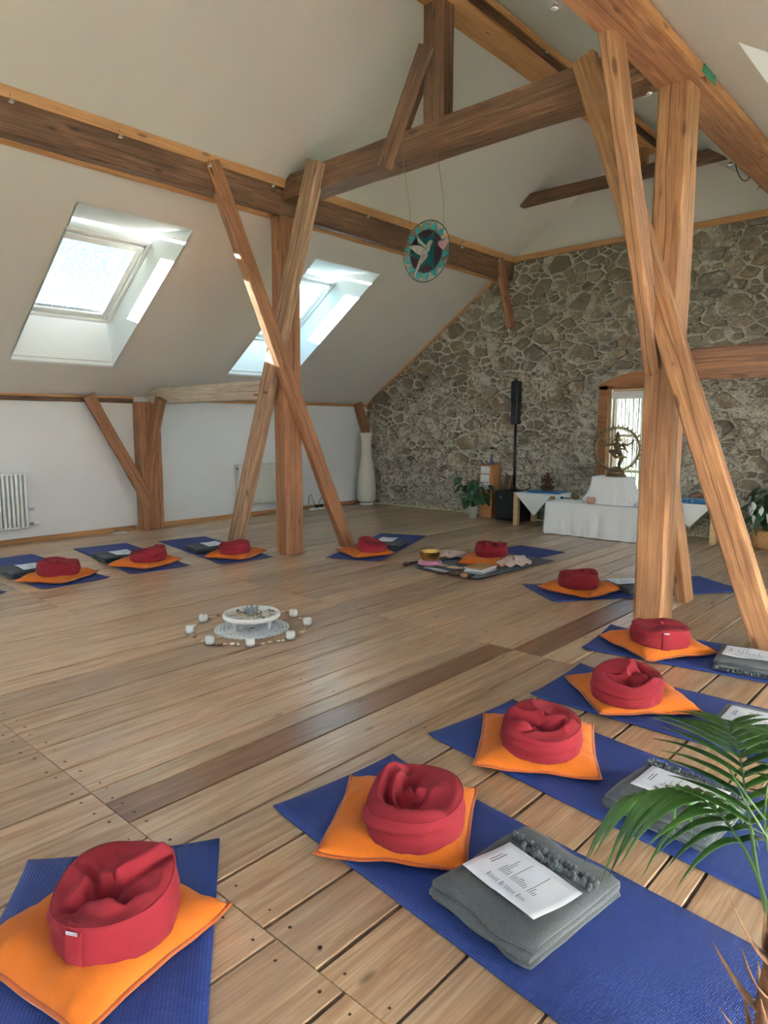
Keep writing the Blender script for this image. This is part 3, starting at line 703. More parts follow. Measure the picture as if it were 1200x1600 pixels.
# ================================================================== TIMBER FRAME
def frame_obj(name, v, f, mat, p0, ex, eu, label, cat, group=None, smooth=False):
    ev = ex.cross(eu); o = MB().add(v, f, smooth).obj(name, mat)
    m = Matrix((ex, eu, ev)).transposed().to_4x4(); m.translation = p0; o.matrix_world = m
    return tag(o, label, cat, group)
def timber_beam(name, label, cat, p0, p1, u, wu, wv, mat, ch=0.012, seed=1, jit=0.004, sh0=(0, 0), sh1=(0, 0), group=None, poly=None, seg=0.33):
    """hewn beam from p0 to p1; u = direction of its width wu, wv is the other thickness; sh = slanted end cuts (per u, per v)"""
    p0, p1, u = Vector(p0), Vector(p1), Vector(u); ex = (p1 - p0); L_ = ex.length; ex.normalize(); eu = (u - ex * u.dot(ex)).normalized()
    a, b, c = wu / 2, wv / 2, ch
    poly = poly or [(-a + c, -b), (a - c, -b), (a, -b + c), (a, b - c), (a - c, b), (-a + c, b), (-a, b - c), (-a, -b + c)]
    n = len(poly); k = max(2, int(L_ / seg)); v = []; f = []
    for i in range(k + 1):
        x = L_ * i / k
        for j, (pu, pv) in enumerate(poly):
            du = jit * nz(x * 1.7, seed * 3.1 + j * 0.9, 0.3) * 2; dv = jit * nz(x * 1.7, seed * 5.3 + j * 0.9, 7.7) * 2
            xx = x + (sh0[0] * pu + sh0[1] * pv if i == 0 else 0) + (sh1[0] * pu + sh1[1] * pv if i == k else 0)
            v.append((xx, pu + du, pv + dv))
    for i in range(k):
        for j in range(n): f.append((i * n + j, i * n + (j + 1) % n, (i + 1) * n + (j + 1) % n, (i + 1) * n + j))
    f += [tuple(range(n))[::-1], tuple(k * n + j for j in range(n))]
    return frame_obj(name, v, f, mat, p0, ex, eu, label, cat, group)
def peg(o, pts_, r_=0.014):
    """turned wooden pegs, given in world space, as parts of beam o"""
    inv = o.matrix_world.inverted()
    for a, b in pts_:
        MB().tube([inv @ Vector(a), inv @ Vector(b)], r_, 8, smooth=False).obj('peg', M['tim_mid'], o)

G_P, G_B = 'load-bearing posts', 'diagonal braces'
# main posts (left one is built of two bolted halves with a red-brown chamfer)
lp = timber_beam('timber_post', 'square brown timber post between crossed braces, left of the middle', 'post', (-5.995, 5.005, 0), (-5.995, 5.005, 3.66), (1, 0, 0), 0.235, 0.25, M['tim_mid'], ch=0.035, seed=2, group=G_P)
rp = timber_beam('timber_post', 'thick honey-coloured timber post on the right, nearest the camera', 'post', (-1.855, 5.01, 0), (-1.855, 5.01, 3.72), (1, 0, 0), 0.215, 0.225, M['tim_light'], ch=0.02, seed=4, group=G_P)
# left purlin with roof-cut back edge, right purlin, ridge
pl = [(-6.1, 3.70), (-5.86, 3.638), (-5.825, 3.655), (-5.82, 3.90), (-5.88, 3.90)]
def purlin(name, label, poly, y0, y1, mat, seed):
    cx = sum(p[0] for p in poly) / len(poly); cz = sum(p[1] for p in poly) / len(poly)
    # local x = +Y, local u = -X (so that v = ex x eu = +Z)
    pp = [(-(x - cx), z - cz) for x, z in poly]
    return timber_beam(name, label, 'beam', (cx, y0, cz), (cx, y1, cz), (-1, 0, 0), 0, 0, mat, seed=seed, poly=pp, jit=0.006, seg=0.4)
purlin('purlin', 'long dark brown purlin under the left roof slope', pl, YN, YF + 0.02, M['tim_old'], 7)
pr_ = [(-1.965, 3.70), (-1.715, 3.69), (-1.70, 3.72), (-1.70, 3.765), (-1.90, 3.90), (-1.97, 3.86)]
purlin('purlin', 'rough brown purlin running over the right post', pr_, YN, YF + 0.02, M['tim_mid'], 9)
rb = [(-3.95, 4.975), (-3.67, 4.97), (-3.665, 5.10), (-3.95, 5.19)]
purlin('ridge_beam', 'dark ridge beam above the king post', rb, YN, YF + 0.02, M['tim_old'], 12)
def strip(name, label, poly, y0, y1):
    cx = sum(p[0] for p in poly) / len(poly); cz = sum(p[1] for p in poly) / len(poly)
    v = []; n = len(poly)
    for x in (0, y1 - y0): v += [(x, -(p[0] - cx), p[1] - cz) for p in poly]
    f = [(j, (j + 1) % n, n + (j + 1) % n, n + j) for j in range(n)] + [tuple(range(n))[::-1], tuple(range(n, 2 * n))]
    o = MB().add(v, f).obj(name, M['batten']); o.location = (cx, y0, cz); o.rotation_euler = (0, 0, PI / 2); o['kind'] = 'structure'; o['label'] = label; return o
strip('trim_6', 'new pine batten on top of the left purlin', [(-5.84, 3.895), (-5.80, 3.895), (-5.775, 3.972), (-5.86, 3.915)], YN, YF)
strip('trim_7', 'thin new batten under the back of the left purlin', [(-6.125, 3.66), (-6.09, 3.665), (-6.09, 3.705), (-6.155, 3.712)], YN, YF)
strip('trim_8', 'new pine batten along the right purlin, towards the viewer', [(-1.70, 3.705), (-1.665, 3.69), (-1.66, 3.745), (-1.70, 3.775)], YN, 4.93)
strip('trim_9', 'new pine batten along the right purlin, beyond the post', [(-1.70, 3.705), (-1.665, 3.69), (-1.66, 3.745), (-1.70, 3.775)], 5.05, YF)
strip('trim_10', 'orange pine board under the ridge beam', [(-3.96, 4.95), (-3.67, 4.95), (-3.67, 4.974), (-3.96, 4.974)], YN, YF)
strip('trim_11', 'pine batten beside the ridge beam', [(-3.665, 5.055), (-3.60, 5.01), (-3.56, 5.035), (-3.665, 5.105)], YN, YF)
# truss: tie beam, king post with strut
tb = timber_beam('tie_beam', 'heavy brown tie beam spanning between both posts below the king post', 'beam', (-5.82, 4.975, 3.893), (-1.97, 4.975, 3.893), (0, 1, 0), 0.25, 0.25, M['tim_old'], seed=15, jit=0.007)
MB().box(2.42, 2.52, -0.03, 0.05, 0.12, 0.16, 0.004).obj('wood_block', M['tim_grey'], tb)
kp = timber_beam('king_post', 'short dark king post standing on the tie beam', 'post', (-3.875, 4.96, 4.01), (-3.875, 4.96, 4.96), (1, 0, 0), 0.215, 0.20, M['tim_old'], seed=18, ch=0.03)
timber_beam('king_post_strut', 'slanted strut leaning against the king post', 'brace', (-4.40, 4.875, 3.76), (-3.92, 4.875, 4.62), (0, 1, 0), 0.08, 0.19, M['tim_old'], seed=19)
timber_beam('collar_beam', 'dark collar beam near the stone wall with pointed ends', 'beam', (-5.09, 8.47, 4.44), (-2.66, 8.47, 4.44), (0, 1, 0), 0.14, 0.13, M['tim_old'], seed=21, sh0=(0, 1.2), sh1=(0, -1.2))
timber_beam('ridge_prop', 'short prop under the far end of the ridge beam', 'post', (-3.79, 9.1, 4.62), (-3.79, 9.1, 4.96), (1, 0, 0), 0.12, 0.12, M['tim_mid'], seed=22)
# left post braces
b1 = timber_beam('long_brace', 'long brace crossing the left post, leaning towards the camera with a sunlit edge', 'brace', (-5.83, 5.775, -0.03), (-5.83, 3.975, 3.93), (1, 0, 0), 0.10, 0.165, M['tim_mid'], seed=25, group=G_B, sh0=(0, -0.455))
peg(b1, [((-5.79, 4.80, 2.06), (-5.76, 4.80, 2.06)), ((-5.79, 4.96, 1.72), (-5.77, 4.96, 1.72))])
b2 = timber_beam('long_brace', 'weathered brace from the tie beam down to the floor left of the left post', 'brace', (-6.82, 4.82, -0.03), (-5.27, 4.82, 4.02), (0, 1, 0), 0.11, 0.20, M['tim_grey'], seed=27, group=G_B, sh0=(0, -0.38))
peg(b2, [((-6.22, 4.76, 1.78), (-6.22, 4.71, 1.78)), ((-6.05, 4.90, 1.80), (-6.05, 4.70, 1.80))])
# right post braces
b3 = timber_beam('long_brace', 'honey-coloured brace leaning out to the right edge from the right post', 'brace', (-1.03, 4.84, -0.03), (-2.47, 4.84, 4.03), (0, 1, 0), 0.10, 0.17, M['tim_light'], seed=29, group=G_B, sh0=(0, 0.37))
peg(b3, [((-1.90, 4.80, 2.30), (-1.90, 4.765, 2.30)), ((-1.72, 4.80, 1.86), (-1.72, 4.77, 1.86))])
b4 = timber_beam('long_brace', 'upright brace in front of the right post, rising to the right purlin', 'brace', (-1.90, 5.84, -0.03), (-1.92, 4.085, 3.70), (1, 0, 0), 0.10, 0.155, M['tim_light'], seed=31, group=G_B, sh0=(0, -0.47), sh1=(0, -0.47))
# low ties
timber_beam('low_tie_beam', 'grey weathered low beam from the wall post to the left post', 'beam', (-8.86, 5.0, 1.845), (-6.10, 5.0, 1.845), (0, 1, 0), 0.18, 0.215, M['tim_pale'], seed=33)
timber_beam('low_tie_beam', 'low cracked beam running out of the right edge from the right post', 'beam', (-1.75, 5.0, 1.86), (XR_, 5.0, 1.86), (0, 1, 0), 0.18, 0.205, M['tim_old'], seed=34)
# knee wall post with its braces
timber_beam('wall_post', 'front half of the short brown post at the left knee wall', 'post', (-8.82, 4.79, 0), (-8.82, 4.79, 1.76), (1, 0, 0), 0.20, 0.18, M['tim_mid'], seed=36)
timber_beam('wall_post', 'rear half of the short brown post at the left knee wall', 'post', (-8.86, 4.97, 0), (-8.86, 4.97, 1.76), (1, 0, 0), 0.13, 0.16, M['tim_mid'], seed=37)
b5 = timber_beam('wall_brace', 'diagonal brace flat against the left knee wall', 'brace', (-8.70, 4.80, 0.34), (-8.76, 4.03, 1.82), (1, 0, 0), 0.08, 0.15, M['tim_mid'], seed=39, group=G_B)
timber_beam('wall_brace', 'short brace between the wall post and the low weathered beam', 'brace', (-8.80, 4.83, 0.86), (-8.40, 4.83, 1.80), (0, 1, 0), 0.09, 0.15, M['tim_mid'], seed=41, group=G_B)
timber_beam('wall_plate', 'dark old plate under the batten of the left knee wall', 'beam', (-8.905, YN, 1.775), (-8.905, 4.7, 1.775), (1, 0, 0), 0.05, 0.06, M['tim_old'], seed=43)
timber_beam('corner_brace', 'short brown brace above the cream floor lamp in the corner', 'brace', (-8.87, 9.27, 1.30), (-8.87, 9.06, 1.84), (1, 0, 0), 0.10, 0.16, M['tim_mid'], seed=45, group=G_B)
timber_beam('purlin_brace', 'slim brace from the left purlin down the stone wall', 'brace', (-5.82, 9.30, 2.93), (-5.82, 8.93, 3.89), (1, 0, 0), 0.09, 0.12, M['tim_mid'], seed=47, group=G_B, sh0=(0, -0.35))
# green sealing foil peeping out beside the right purlin
o = MB().prism([(-1.662, 4.86, 3.70), (-1.662, 5.12, 3.70), (-1.655, 5.1, 3.765), (-1.655, 4.88, 3.765)], (0.004, 0, 0)).obj('sealing_foil', M['green_foil']); tag(o, 'strip of green sealing foil at the head of the right post', 'foil')
# small silver spotlights clipped along the purlins
ORD = ['first', 'second', 'third', 'fourth', 'fifth', 'sixth', 'seventh']
def spot_proto():
    t = thing('clip_spotlight', 'x', 'spotlight', group='small silver spotlights along the beams')
    MB().tube([(0, 0, 0), (0.0, 0, -0.045), (0.015, 0, -0.06)], 0.004, 6).obj('stem', M['chrome'], t)
    MB().lathe([(0.006, 0.02), (0.014, 0.012), (0.026, -0.006), (0.03, -0.02), (0.026, -0.018), (0.01, 0.0)], 12, (0.018, 0, -0.065)).obj('reflector', M['silver'], t)
    MB().lathe([(0.0, -0.002), (0.02, -0.010), (0.024, -0.017), (0.0, -0.019)], 10, (0.018, 0, -0.065)).obj('lens', M['white'], t)
    return t
sp = spot_proto(); sp.scale = (0.85, 0.85, 0.85); first = True
for i, y in enumerate((2.19, 3.05, 3.93, 4.68, 6.08, 7.94, 8.87)):
    q = sp if first else copy_tree(sp); first = False
    q.location = (-5.79, y, 3.925); q['label'] = 'small silver spotlight on the left purlin, %s from the left picture edge' % ORD[i]
for i, (x, y, z) in enumerate(((-1.98, 3.55, 3.72), (-1.98, 4.32, 3.73), (-1.98, 4.86, 3.73), (-1.99, 6.68, 3.76), (-1.99, 7.62, 3.79))):
    q = copy_tree(sp); q.location = (x, y, z); q.rotation_euler = (0, 0, PI); q['label'] = 'small silver spotlight under the right purlin, %s from the top of the picture' % ORD[i]
q = copy_tree(sp); q.location = (-3.645, 6.35, 5.10); q['label'] = 'single small spotlight high on the ridge beam'
cb = MB()
for r_, dz in ((0.16, 0.0), (0.10, 0.02)):
    cb.tube([(-1.985, 6.98 + r_ * 1.6 * math.cos(a), 3.80 + dz - r_ * math.sin(a)) for a in np.linspace(0, PI, 12)], 0.005, 6)
tag(cb.obj('cable_loop', M['cable']), 'thin dark cable looping below the right purlin', 'cable')

# ---------------------------------------------------------------- stained glass medallion
sg = thing('stained_glass_medallion', 'round stained glass medallion with a white dove hanging from the tie beam', 'ornament', (-3.99, 4.95, 2.982))
RO, RI = 0.262, 0.185
came = MB()
def ring_pts(r_, n=48): return [(r_ * math.cos(2 * PI * i / n), 0, r_ * math.sin(2 * PI * i / n)) for i in range(n + 1)]
came.tube(ring_pts(RO, 56), 0.0045, 6, False); came.tube(ring_pts(RI, 48), 0.0035, 6, False)
def pane2(poly, mat, y=0.0, name='glass_piece', lead=True):
    MB().prism([(x, y - 0.002, z) for x, z in poly], (0, 0.004, 0)).obj(name, M[mat], sg)
    if lead: came.tube([(x, y, z) for x, z in poly] + [(poly[0][0], y, poly[0][1])], 0.0016, 5, False)
NP = 14
for i in range(NP):
    a = 2 * PI * (i + 0.5) / NP; h = PI / NP; g = h * 0.92
    tip = (RO * 0.985 * math.cos(a), RO * 0.985 * math.sin(a))
    pane2([(RI * math.cos(a - g), RI * math.sin(a - g)), ((RI + .035) * math.cos(a - g * .62), (RI + .035) * math.sin(a - g * .62)), tip, ((RI + .035) * math.cos(a + g * .62), (RI + .035) * math.sin(a + g * .62)), (RI * math.cos(a + g), RI * math.sin(a + g)), (RI * math.cos(a), RI * math.sin(a))], 'g_teal', name='petal')
    b = a + h
    pane2([(RI * 1.01 * math.cos(b), RI * 1.01 * math.sin(b))] + [(RO * 0.99 * math.cos(b + s * h), RO * 0.99 * math.sin(b + s * h)) for s in (-.95, -.4, .4, .95)], 'g_clear', name='clear_piece', lead=False)
hexa = [(RI * 0.56 * math.cos(PI / 6 + i * PI / 3), RI * 0.56 * math.sin(PI / 6 + i * PI / 3)) for i in range(6)]
star = [(RI * 0.97 * math.cos(i * PI / 3), RI * 0.97 * math.sin(i * PI / 3)) for i in range(6)]
for i in range(6):
    pane2([(0, 0), hexa[i], hexa[(i + 1) % 6]], 'g_deep', name='hexagon_piece')
    pane2([hexa[i - 1], star[i], hexa[i]], 'g_deep' if i not in (0,) else 'g_purple', name='star_point')
    arc = [(RI * 0.98 * math.cos(i * PI / 3 + t * PI / 3), RI * 0.98 * math.sin(i * PI / 3 + t * PI / 3)) for t in (0.02, 0.35, 0.65, 0.98)]
    pane2([hexa[i]] + arc, 'g_purple', name='dark_piece')
S_ = 0.0026
def px(l): return [((x - 565) * 0.265 / 315 , (545 - y) * 0.265 / 415) for x, y in l]
pane2(px([(440, 300), (470, 340), (530, 420), (575, 470), (555, 498), (500, 440), (460, 400)]), 'g_white', -0.006, 'dove_wing')
pane2(px([(330, 440), (400, 430), (480, 450), (550, 500), (600, 555), (590, 590), (500, 592), (440, 545), (390, 490)]), 'g_white', -0.007, 'dove_wing')
pane2(px([(560, 495), (590, 445), (615, 412), (645, 410), (662, 435), (640, 480), (615, 555), (600, 560)]), 'g_white', -0.008, 'dove_body')
pane2(px([(500, 595), (600, 595), (580, 640), (500, 710), (450, 800), (415, 880), (425, 800), (460, 690)]), 'g_white', -0.006, 'dove_tail')
pane2(px([(795, 578), (745, 515), (728, 480), (745, 445), (775, 448), (800, 465), (830, 432), (866, 440), (872, 480), (845, 525)]), 'g_pink', -0.006, 'heart')
came.obj('lead_came', M['came'], sg)
for x, zt in ((-0.19, 0.80), (0.19, 0.80)):
    z0 = math.sqrt(RO ** 2 - x ** 2)
    MB().tube([(x, 0, z0), (x * 1.0, 0.0, 0.4), (x * 1.0, -0.105, zt), (x, -0.105, 1.03)], 0.0022, 5).obj('hanging_cord', M['cord'], sg)
# ================================================================== THINGS ON THE FLOOR
# ---------------------------------------------------------------- yoga mats
def mat_mesh():
    L_, W_ = 1.82, 0.62
    def fn(i, j):
        x = i * L_; y = (j - 0.5) * W_
        if i in (0, 1) or j in (0, 1): pass
        e = 0.010 * max(0, 1 - x / 0.09) ** 2 * abs(2 * j - 1) ** 3
        return (x, y, 0.0065 + 0.0009 * nz(x * 4, y * 4, 2.0) + e)
    return MB().sheet(fn, 40, 14, 0.005).mesh('yoga_mat', M['mat'])
MATM = mat_mesh(); G_M = 'blue yoga mats in a circle'
MATS = [(-2.115, 1.02, -36.5, 'blue yoga mat at the lower left corner, nearest the camera'),
 (-1.925, 1.835, -5.8, 'blue yoga mat at the bottom centre with a printed sheet on a grey blanket'),
 (-1.868, 2.716, -7.5, 'blue yoga mat partly under the drooping palm leaf'),
 (-1.81, 3.467, 1.5, 'blue yoga mat on the right, second from the thick right post'),
 (-1.992, 4.38, 7.6, 'blue yoga mat on the right just in front of the thick right post'),
 (-2.93, 5.195, 54.0, 'blue yoga mat running behind the thick right post'),
 (-4.15, 5.34, 84.5, 'blue yoga mat under the spread grey blanket with the singing bowl'),
 (-5.162, 5.172, 113.0, 'blue yoga mat just right of the left post'),
 (-5.955, 4.382, 170.6, 'blue yoga mat just left of the left post'),
 (-6.208, 3.51, 172.8, 'blue yoga mat in front of the wall post at the left'),
 (-6.249, 2.68, 180.7, 'blue yoga mat far left, second from the left picture edge'),
 (-6.33, 1.80, 184.0, 'blue yoga mat of which only a corner shows at the left edge')]
for x, y, a, lb in MATS:
    tag(inst('yoga_mat', MATM, None, (x, y, 0.0), (0, 0, R(a))), lb, 'yoga mat', G_M)

# ---------------------------------------------------------------- orange cushions
def cushion(i, x, y, rz, size, label, dent=(0, 0, 0.032), h=0.098, lift=()):
    t = thing('floor_cushion', label, 'cushion', (x, y, 0.0075), R(rz), 'saffron floor cushions')
    s = size / 2; N = 26
    def edge(u, v):
        k = 1 - 0.055 * (1 - v * v) * abs(u) ** 3; l = 1 - 0.055 * (1 - u * u) * abs(v) ** 3
        return u * s * k, v * s * l
    def rimz(u, v):
        e = max(abs(u), abs(v)); w = 0.02 + 0.012 * nz(u * 2.3 + i, v * 2.3, i * 1.7)
        cor = (abs(u) * abs(v)) ** 6
        return (w + 0.012 * cor)
    def topz(u, v):
        f = ((1 - abs(u) ** 2.6) * (1 - abs(v) ** 2.6)); f = max(f, 0) ** 0.42
        z = rimz(u, v) * (1 - 0.5 * f) + (h - 0.012) * f
        px_, py_ = edge(u, v); d = math.hypot(px_ - dent[0], py_ - dent[1])
        z -= dent[2] * math.exp(-(d / 0.17) ** 4) * f
        wr = 0.006 * f ** 0.5 * (1 - f * 0.6) * (nz(u * 7 + i * 3, v * 7, 3.3) + 0.6 * nz(u * 15, v * 15 + i, 1.0))
        # creases running in from the edges
        wr += 0.0035 * (1 - f) * f * 4 * math.sin(14 * (u if abs(v) > abs(u) else v) + i * 2 + 3 * nz(u * 2, v * 2, i))
        return z + wr
    def botz(u, v):
        f = max((1 - abs(u) ** 2.6) * (1 - abs(v) ** 2.6), 0) ** 0.4
        return max(0.0, rimz(u, v) * (1 - f) - 0.006) if f < 0.985 else 0.0
    mb = MB(); g = lambda a: math.copysign(1 - (1 - abs(a)) ** 1.35, a)
    us = [g(-1 + 2 * q / N) for q in range(N + 1)]; n = (N + 1) ** 2
    v = [(*edge(a, b), topz(a, b)) for a in us for b in us] + [(*edge(a, b), botz(a, b)) for a in us for b in us]
    f = []; w = N + 1
    for a in range(N):
        for b in range(N):
            q = a * w + b; f.append((q, q + w, q + w + 1, q + 1)); f.append((n + q, n + q + 1, n + q + w + 1, n + q + w))
    rim = [a * w for a in range(N + 1)] + [N * w + b for b in range(1, N + 1)] + [a * w + N for a in range(N - 1, -1, -1)] + [b for b in range(N - 1, 0, -1)]
    for q in range(len(rim)): a, b = rim[q], rim[(q + 1) % len(rim)]; f.append((a, n + a, n + b, b))
    mb.add(v, f, True); body = mb.obj('cover', M['orange'], t)
    sm = MB(); loop = []                                          # flat sewn edge all round
    for q in range(len(rim) + 1):
        p = Vector(v[rim[q % len(rim)]]); loop.append(p)
    for q in range(len(rim)):
        a, b = loop[q], loop[q + 1]
        da, db = Vector((a.x, a.y, 0)).normalized() * 0.012, Vector((b.x, b.y, 0)).normalized() * 0.012
        z = Vector((0, 0, 0.0035))
        sm.add([a - da * .5 - z, b - db * .5 - z, b + db - z, a + da - z, a - da * .5 + z, b - db * .5 + z, b + db + z * .6, a + da + z * .6], [(0, 3, 2, 1), (4, 5, 6, 7), (3, 7, 6, 2), (0, 1, 5, 4)], True)
    sm.obj('sewn_edge', M['orange_seam'], t)
    return t
# ---------------------------------------------------------------- crimson meditation cushions (filled, slumped, each its own folds)
def zafu(i, x, y, z, rz, Rr, h, label, dish=0.03, tilt=(0, 0), folds=(), lips=(), strap=None, tagged=False, sq=(1, 1), nzs=0.005):
    """folds: ('s', x0, y0, x1, y1, height, width) straight or ('a', cx, cy, radius, from, to, height, width) curved tucks on the unit disc"""
    t = thing('meditation_cushion', label, 'cushion', (x, y, z), R(rz), 'crimson round meditation cushions')
    NA = 96; NS = 10; NTP = 24
    def rim_r(a): return Rr * (1 + 0.03 * math.sin(2 * a + i) + 0.02 * math.sin(3 * a + 2 * i) + 0.012 * math.sin(5 * a + i * .7))
    def rim_h(a): return h * (1 + tilt[0] * math.cos(a) + tilt[1] * math.sin(a) + 0.06 * math.sin(3 * a + i * 1.3))
    def tuck(sd, d_end, A, w):
        """one side stands up as a rounded ridge and drops steeply into a crease"""
        return A * (0.9 * math.exp(-((sd - 0.9 * w) / (1.1 * w)) ** 2) - 1.15 * math.exp(-((sd + 0.35 * w) / (0.55 * w)) ** 2)) * math.exp(-(d_end / 0.16) ** 2)
    def top(a, r_):
        ux, uy = r_ * math.cos(a), r_ * math.sin(a); rr = rim_r(a)
        zz = rim_h(a) * (1 - 0.12 * max(0, (r_ - 0.8) / 0.2) ** 2) - dish * (1 - r_ ** 2) * (1 + 0.3 * math.sin(2 * a + i))
        fade = 1 - max(0, (r_ - 0.86) / 0.14) ** 2
        for q in folds:
            if q[0] == 's':
                x0, y0, x1, y1, A, w = q[1:]; dx, dy = x1 - x0, y1 - y0; L2 = math.hypot(dx, dy); s = ((ux - x0) * dx + (uy - y0) * dy) / L2
                sd = ((ux - x0) * dy - (uy - y0) * dx) / L2 + 0.06 * math.sin(3.5 * s + i); de = max(0, -s, s - L2)
            else:
                cx, cy2, rad, a0, a1, A, w = q[1:]; px_, py_ = ux - cx, uy - cy2; sd = math.hypot(px_, py_) - rad; an = math.atan2(py_, px_)
                mid = (a0 + a1) / 2; da = (an - mid + PI) % (2 * PI) - PI; de = max(0, abs(da) - (a1 - a0) / 2) * rad
            zz += tuck(sd, de, A, w) * fade
        zz += nzs * fade * (nz(ux * 3.1 + i, uy * 3.1, i * 2.0) + 0.6 * nz(ux * 7 + i, uy * 7, 5.0))
        return (sq[0] * rr * ux, sq[1] * rr * uy, max(zz, 0.035))
    v = [(0, 0, 0.004)]; rows = []
    for rr, zz in ((0.5, 0.003), (0.86, 0.004)):
        rows.append(len(v)); v += [(sq[0] * rim_r(2 * PI * j / NA) * rr * math.cos(2 * PI * j / NA), sq[1] * rim_r(2 * PI * j / NA) * rr * math.sin(2 * PI * j / NA), zz) for j in range(NA)]
    for s in range(NS):
        q = (s + 0.5) / NS; rows.append(len(v))
        for j in range(NA):
            a = 2 * PI * j / NA; b = 0.93 + 0.10 * math.sin(PI * q) ** 0.6; rr = rim_r(a) * b
            hh = top(a, 0.985)[2] * (0.03 + 0.94 * q)
            for (a0, aw, s0, sw, dep) in lips:
                da = (a - a0 + PI) % (2 * PI) - PI
                rr -= dep * math.exp(-(da / aw) ** 4) * math.exp(-((q - s0 - 0.12 * da / aw) / sw) ** 2)
                rr += 0.6 * dep * math.exp(-(da / aw) ** 4) * math.exp(-((q - s0 - 0.24 - 0.12 * da / aw) / (sw * 1.2)) ** 2)
            rr += 0.005 * nz(math.cos(a) * 4 + i, math.sin(a) * 4, q * 3) + 0.002 * nz(math.cos(a) * 11 + i, math.sin(a) * 11, q * 4)
            v.append((sq[0] * rr * math.cos(a), sq[1] * rr * math.sin(a), hh))
    for s in range(NTP):
        r_ = 0.975 * (1 - s / NTP) ** 0.95
        rows.append(len(v)); v += [top(2 * PI * j / NA, r_) for j in range(NA)]
    v.append((0, 0, sum(p[2] for p in v[-NA:]) / NA)); e = len(v) - 1
    f = [(0, rows[0] + (j + 1) % NA, rows[0] + j) for j in range(NA)]
    for a, b in zip(rows[:-1], rows[1:]): f += [(a + j, a + (j + 1) % NA, b + (j + 1) % NA, b + j) for j in range(NA)]
    f += [(e, rows[-1] + j, rows[-1] + (j + 1) % NA) for j in range(NA)]
    MB().add(v, f, True).obj('cover', M['red'], t)
    k = rows[2 + NS]; MB().tube([Vector(v[k + j % NA]) + Vector((0, 0, 0.0005)) for j in range(NA + 1)], 0.0019, 5, False).obj('top_seam', M['red'], t)
    if strap is not None:
        a = strap; wd = 0.052; hs = top(a, 0.985)[2]; sidep = []
        for q in np.linspace(0.04, 1.02, 9):
            b = 0.93 + 0.10 * math.sin(PI * min(q, 1)) ** 0.6; sidep.append((rim_r(a) * b + 0.006 - (0.012 if q > 1 else 0), hs * min(q, 1.0) + (0.004 if q > 1 else 0)))
        er, et = Vector((math.cos(a) * sq[0], math.sin(a) * sq[1], 0)), Vector((-math.sin(a), math.cos(a), 0))
        def fs(u, w_): 
            q = u * 8; k0 = min(7, int(q)); fr_ = q - k0; r_ = sidep[k0][0] * (1 - fr_) + sidep[k0 + 1][0] * fr_; z_ = sidep[k0][1] * (1 - fr_) + sidep[k0 + 1][1] * fr_
            return er * (r_ - 0.6 * (w_ - .5) ** 2 * wd * .3) + et * ((w_ - 0.5) * wd) + Vector((0, 0, z_))
        MB().sheet(fs, 16, 6, er * 0.004).obj('carry_strap', M['red'], t)
        if tagged:
            c = er * (sidep[7][0] + 0.0035) + Vector((0, 0, hs * 0.94))
            up = Vector((0, 0, 1)); wl, hl = 0.033, 0.009
            lb = MB().prism([c - et * wl / 2 - up * hl / 2, c + et * wl / 2 - up * hl / 2, c + et * wl / 2 + up * hl / 2, c - et * wl / 2 + up * hl / 2], er * 0.0012).obj('brand_label', M['paper'], t, 'small white woven label with blue lettering')
            if tagged == 'text':
                cu_ = bpy.data.curves.new('lettering', 'FONT'); cu_.body = 'YOGA LADEN'; cu_.size = 0.0062; cu_.align_x = 'CENTER'; cu_.align_y = 'CENTER'; cu_.extrude = 0.0001
                cu_.materials.append(M['print_blue']); tf_ = bpy.data.objects.new('lettering', cu_); COL.objects.link(tf_); bpy.context.view_layer.update(); lm_ = bpy.data.meshes.new_from_object(tf_.evaluated_get(bpy.context.evaluated_depsgraph_get())); bpy.data.objects.remove(tf_); to = bpy.data.objects.new('lettering', lm_); link(to, lb); to['kind'] = 'stuff'
                m3 = Matrix((et, up, et.cross(up))).transposed().to_4x4(); m3.translation = c + er * 0.0016; to.matrix_local = m3
    return t
M['print_blue'] = plain('blue_grey_print', C(70, 90, 130), 0.6)

CU = [  # x, y, rot, size, label, zafu dx, dy
 (1, -1.79, 0.78, 12, 0.50, 'saffron floor cushion at the lower left corner, nearest the camera'),
 (2, -1.515, 1.765, 31, 0.50, 'saffron floor cushion on the bottom centre mat, beside the blanket with the printed sheet'),
 (3, -1.455, 2.62, 29, 0.51, 'saffron floor cushion on the right, third from the thick right post'),
 (4, -1.39, 3.475, -43.8, 0.515, 'saffron floor cushion on the right, second from the thick right post'),
 (5, -1.60, 4.41, -33.6, 0.51, 'saffron floor cushion directly below the foot of the thick right post'),
 (6, -2.69, 5.53, -6.6, 0.52, 'saffron floor cushion left of the thick right post'),
 (7, -4.0, 6.02, 22, 0.50, 'saffron floor cushion on the spread grey blanket by the singing bowl'),
 (8, -5.28, 5.50, -19, 0.48, 'saffron floor cushion right of the left post'),
 (9, -6.27, 4.45, 27, 0.50, 'saffron floor cushion left of the left post'),
 (10, -6.58, 3.54, 22, 0.52, 'saffron floor cushion in front of the wall post at the left'),
 (11, -6.58, 2.64, 32, 0.51, 'saffron floor cushion at the far left edge')]
for i, x, y, a, s, lb in CU: cushion(i, x, y, a, s, lb)
ZS = 0.062
def F(*a): return a
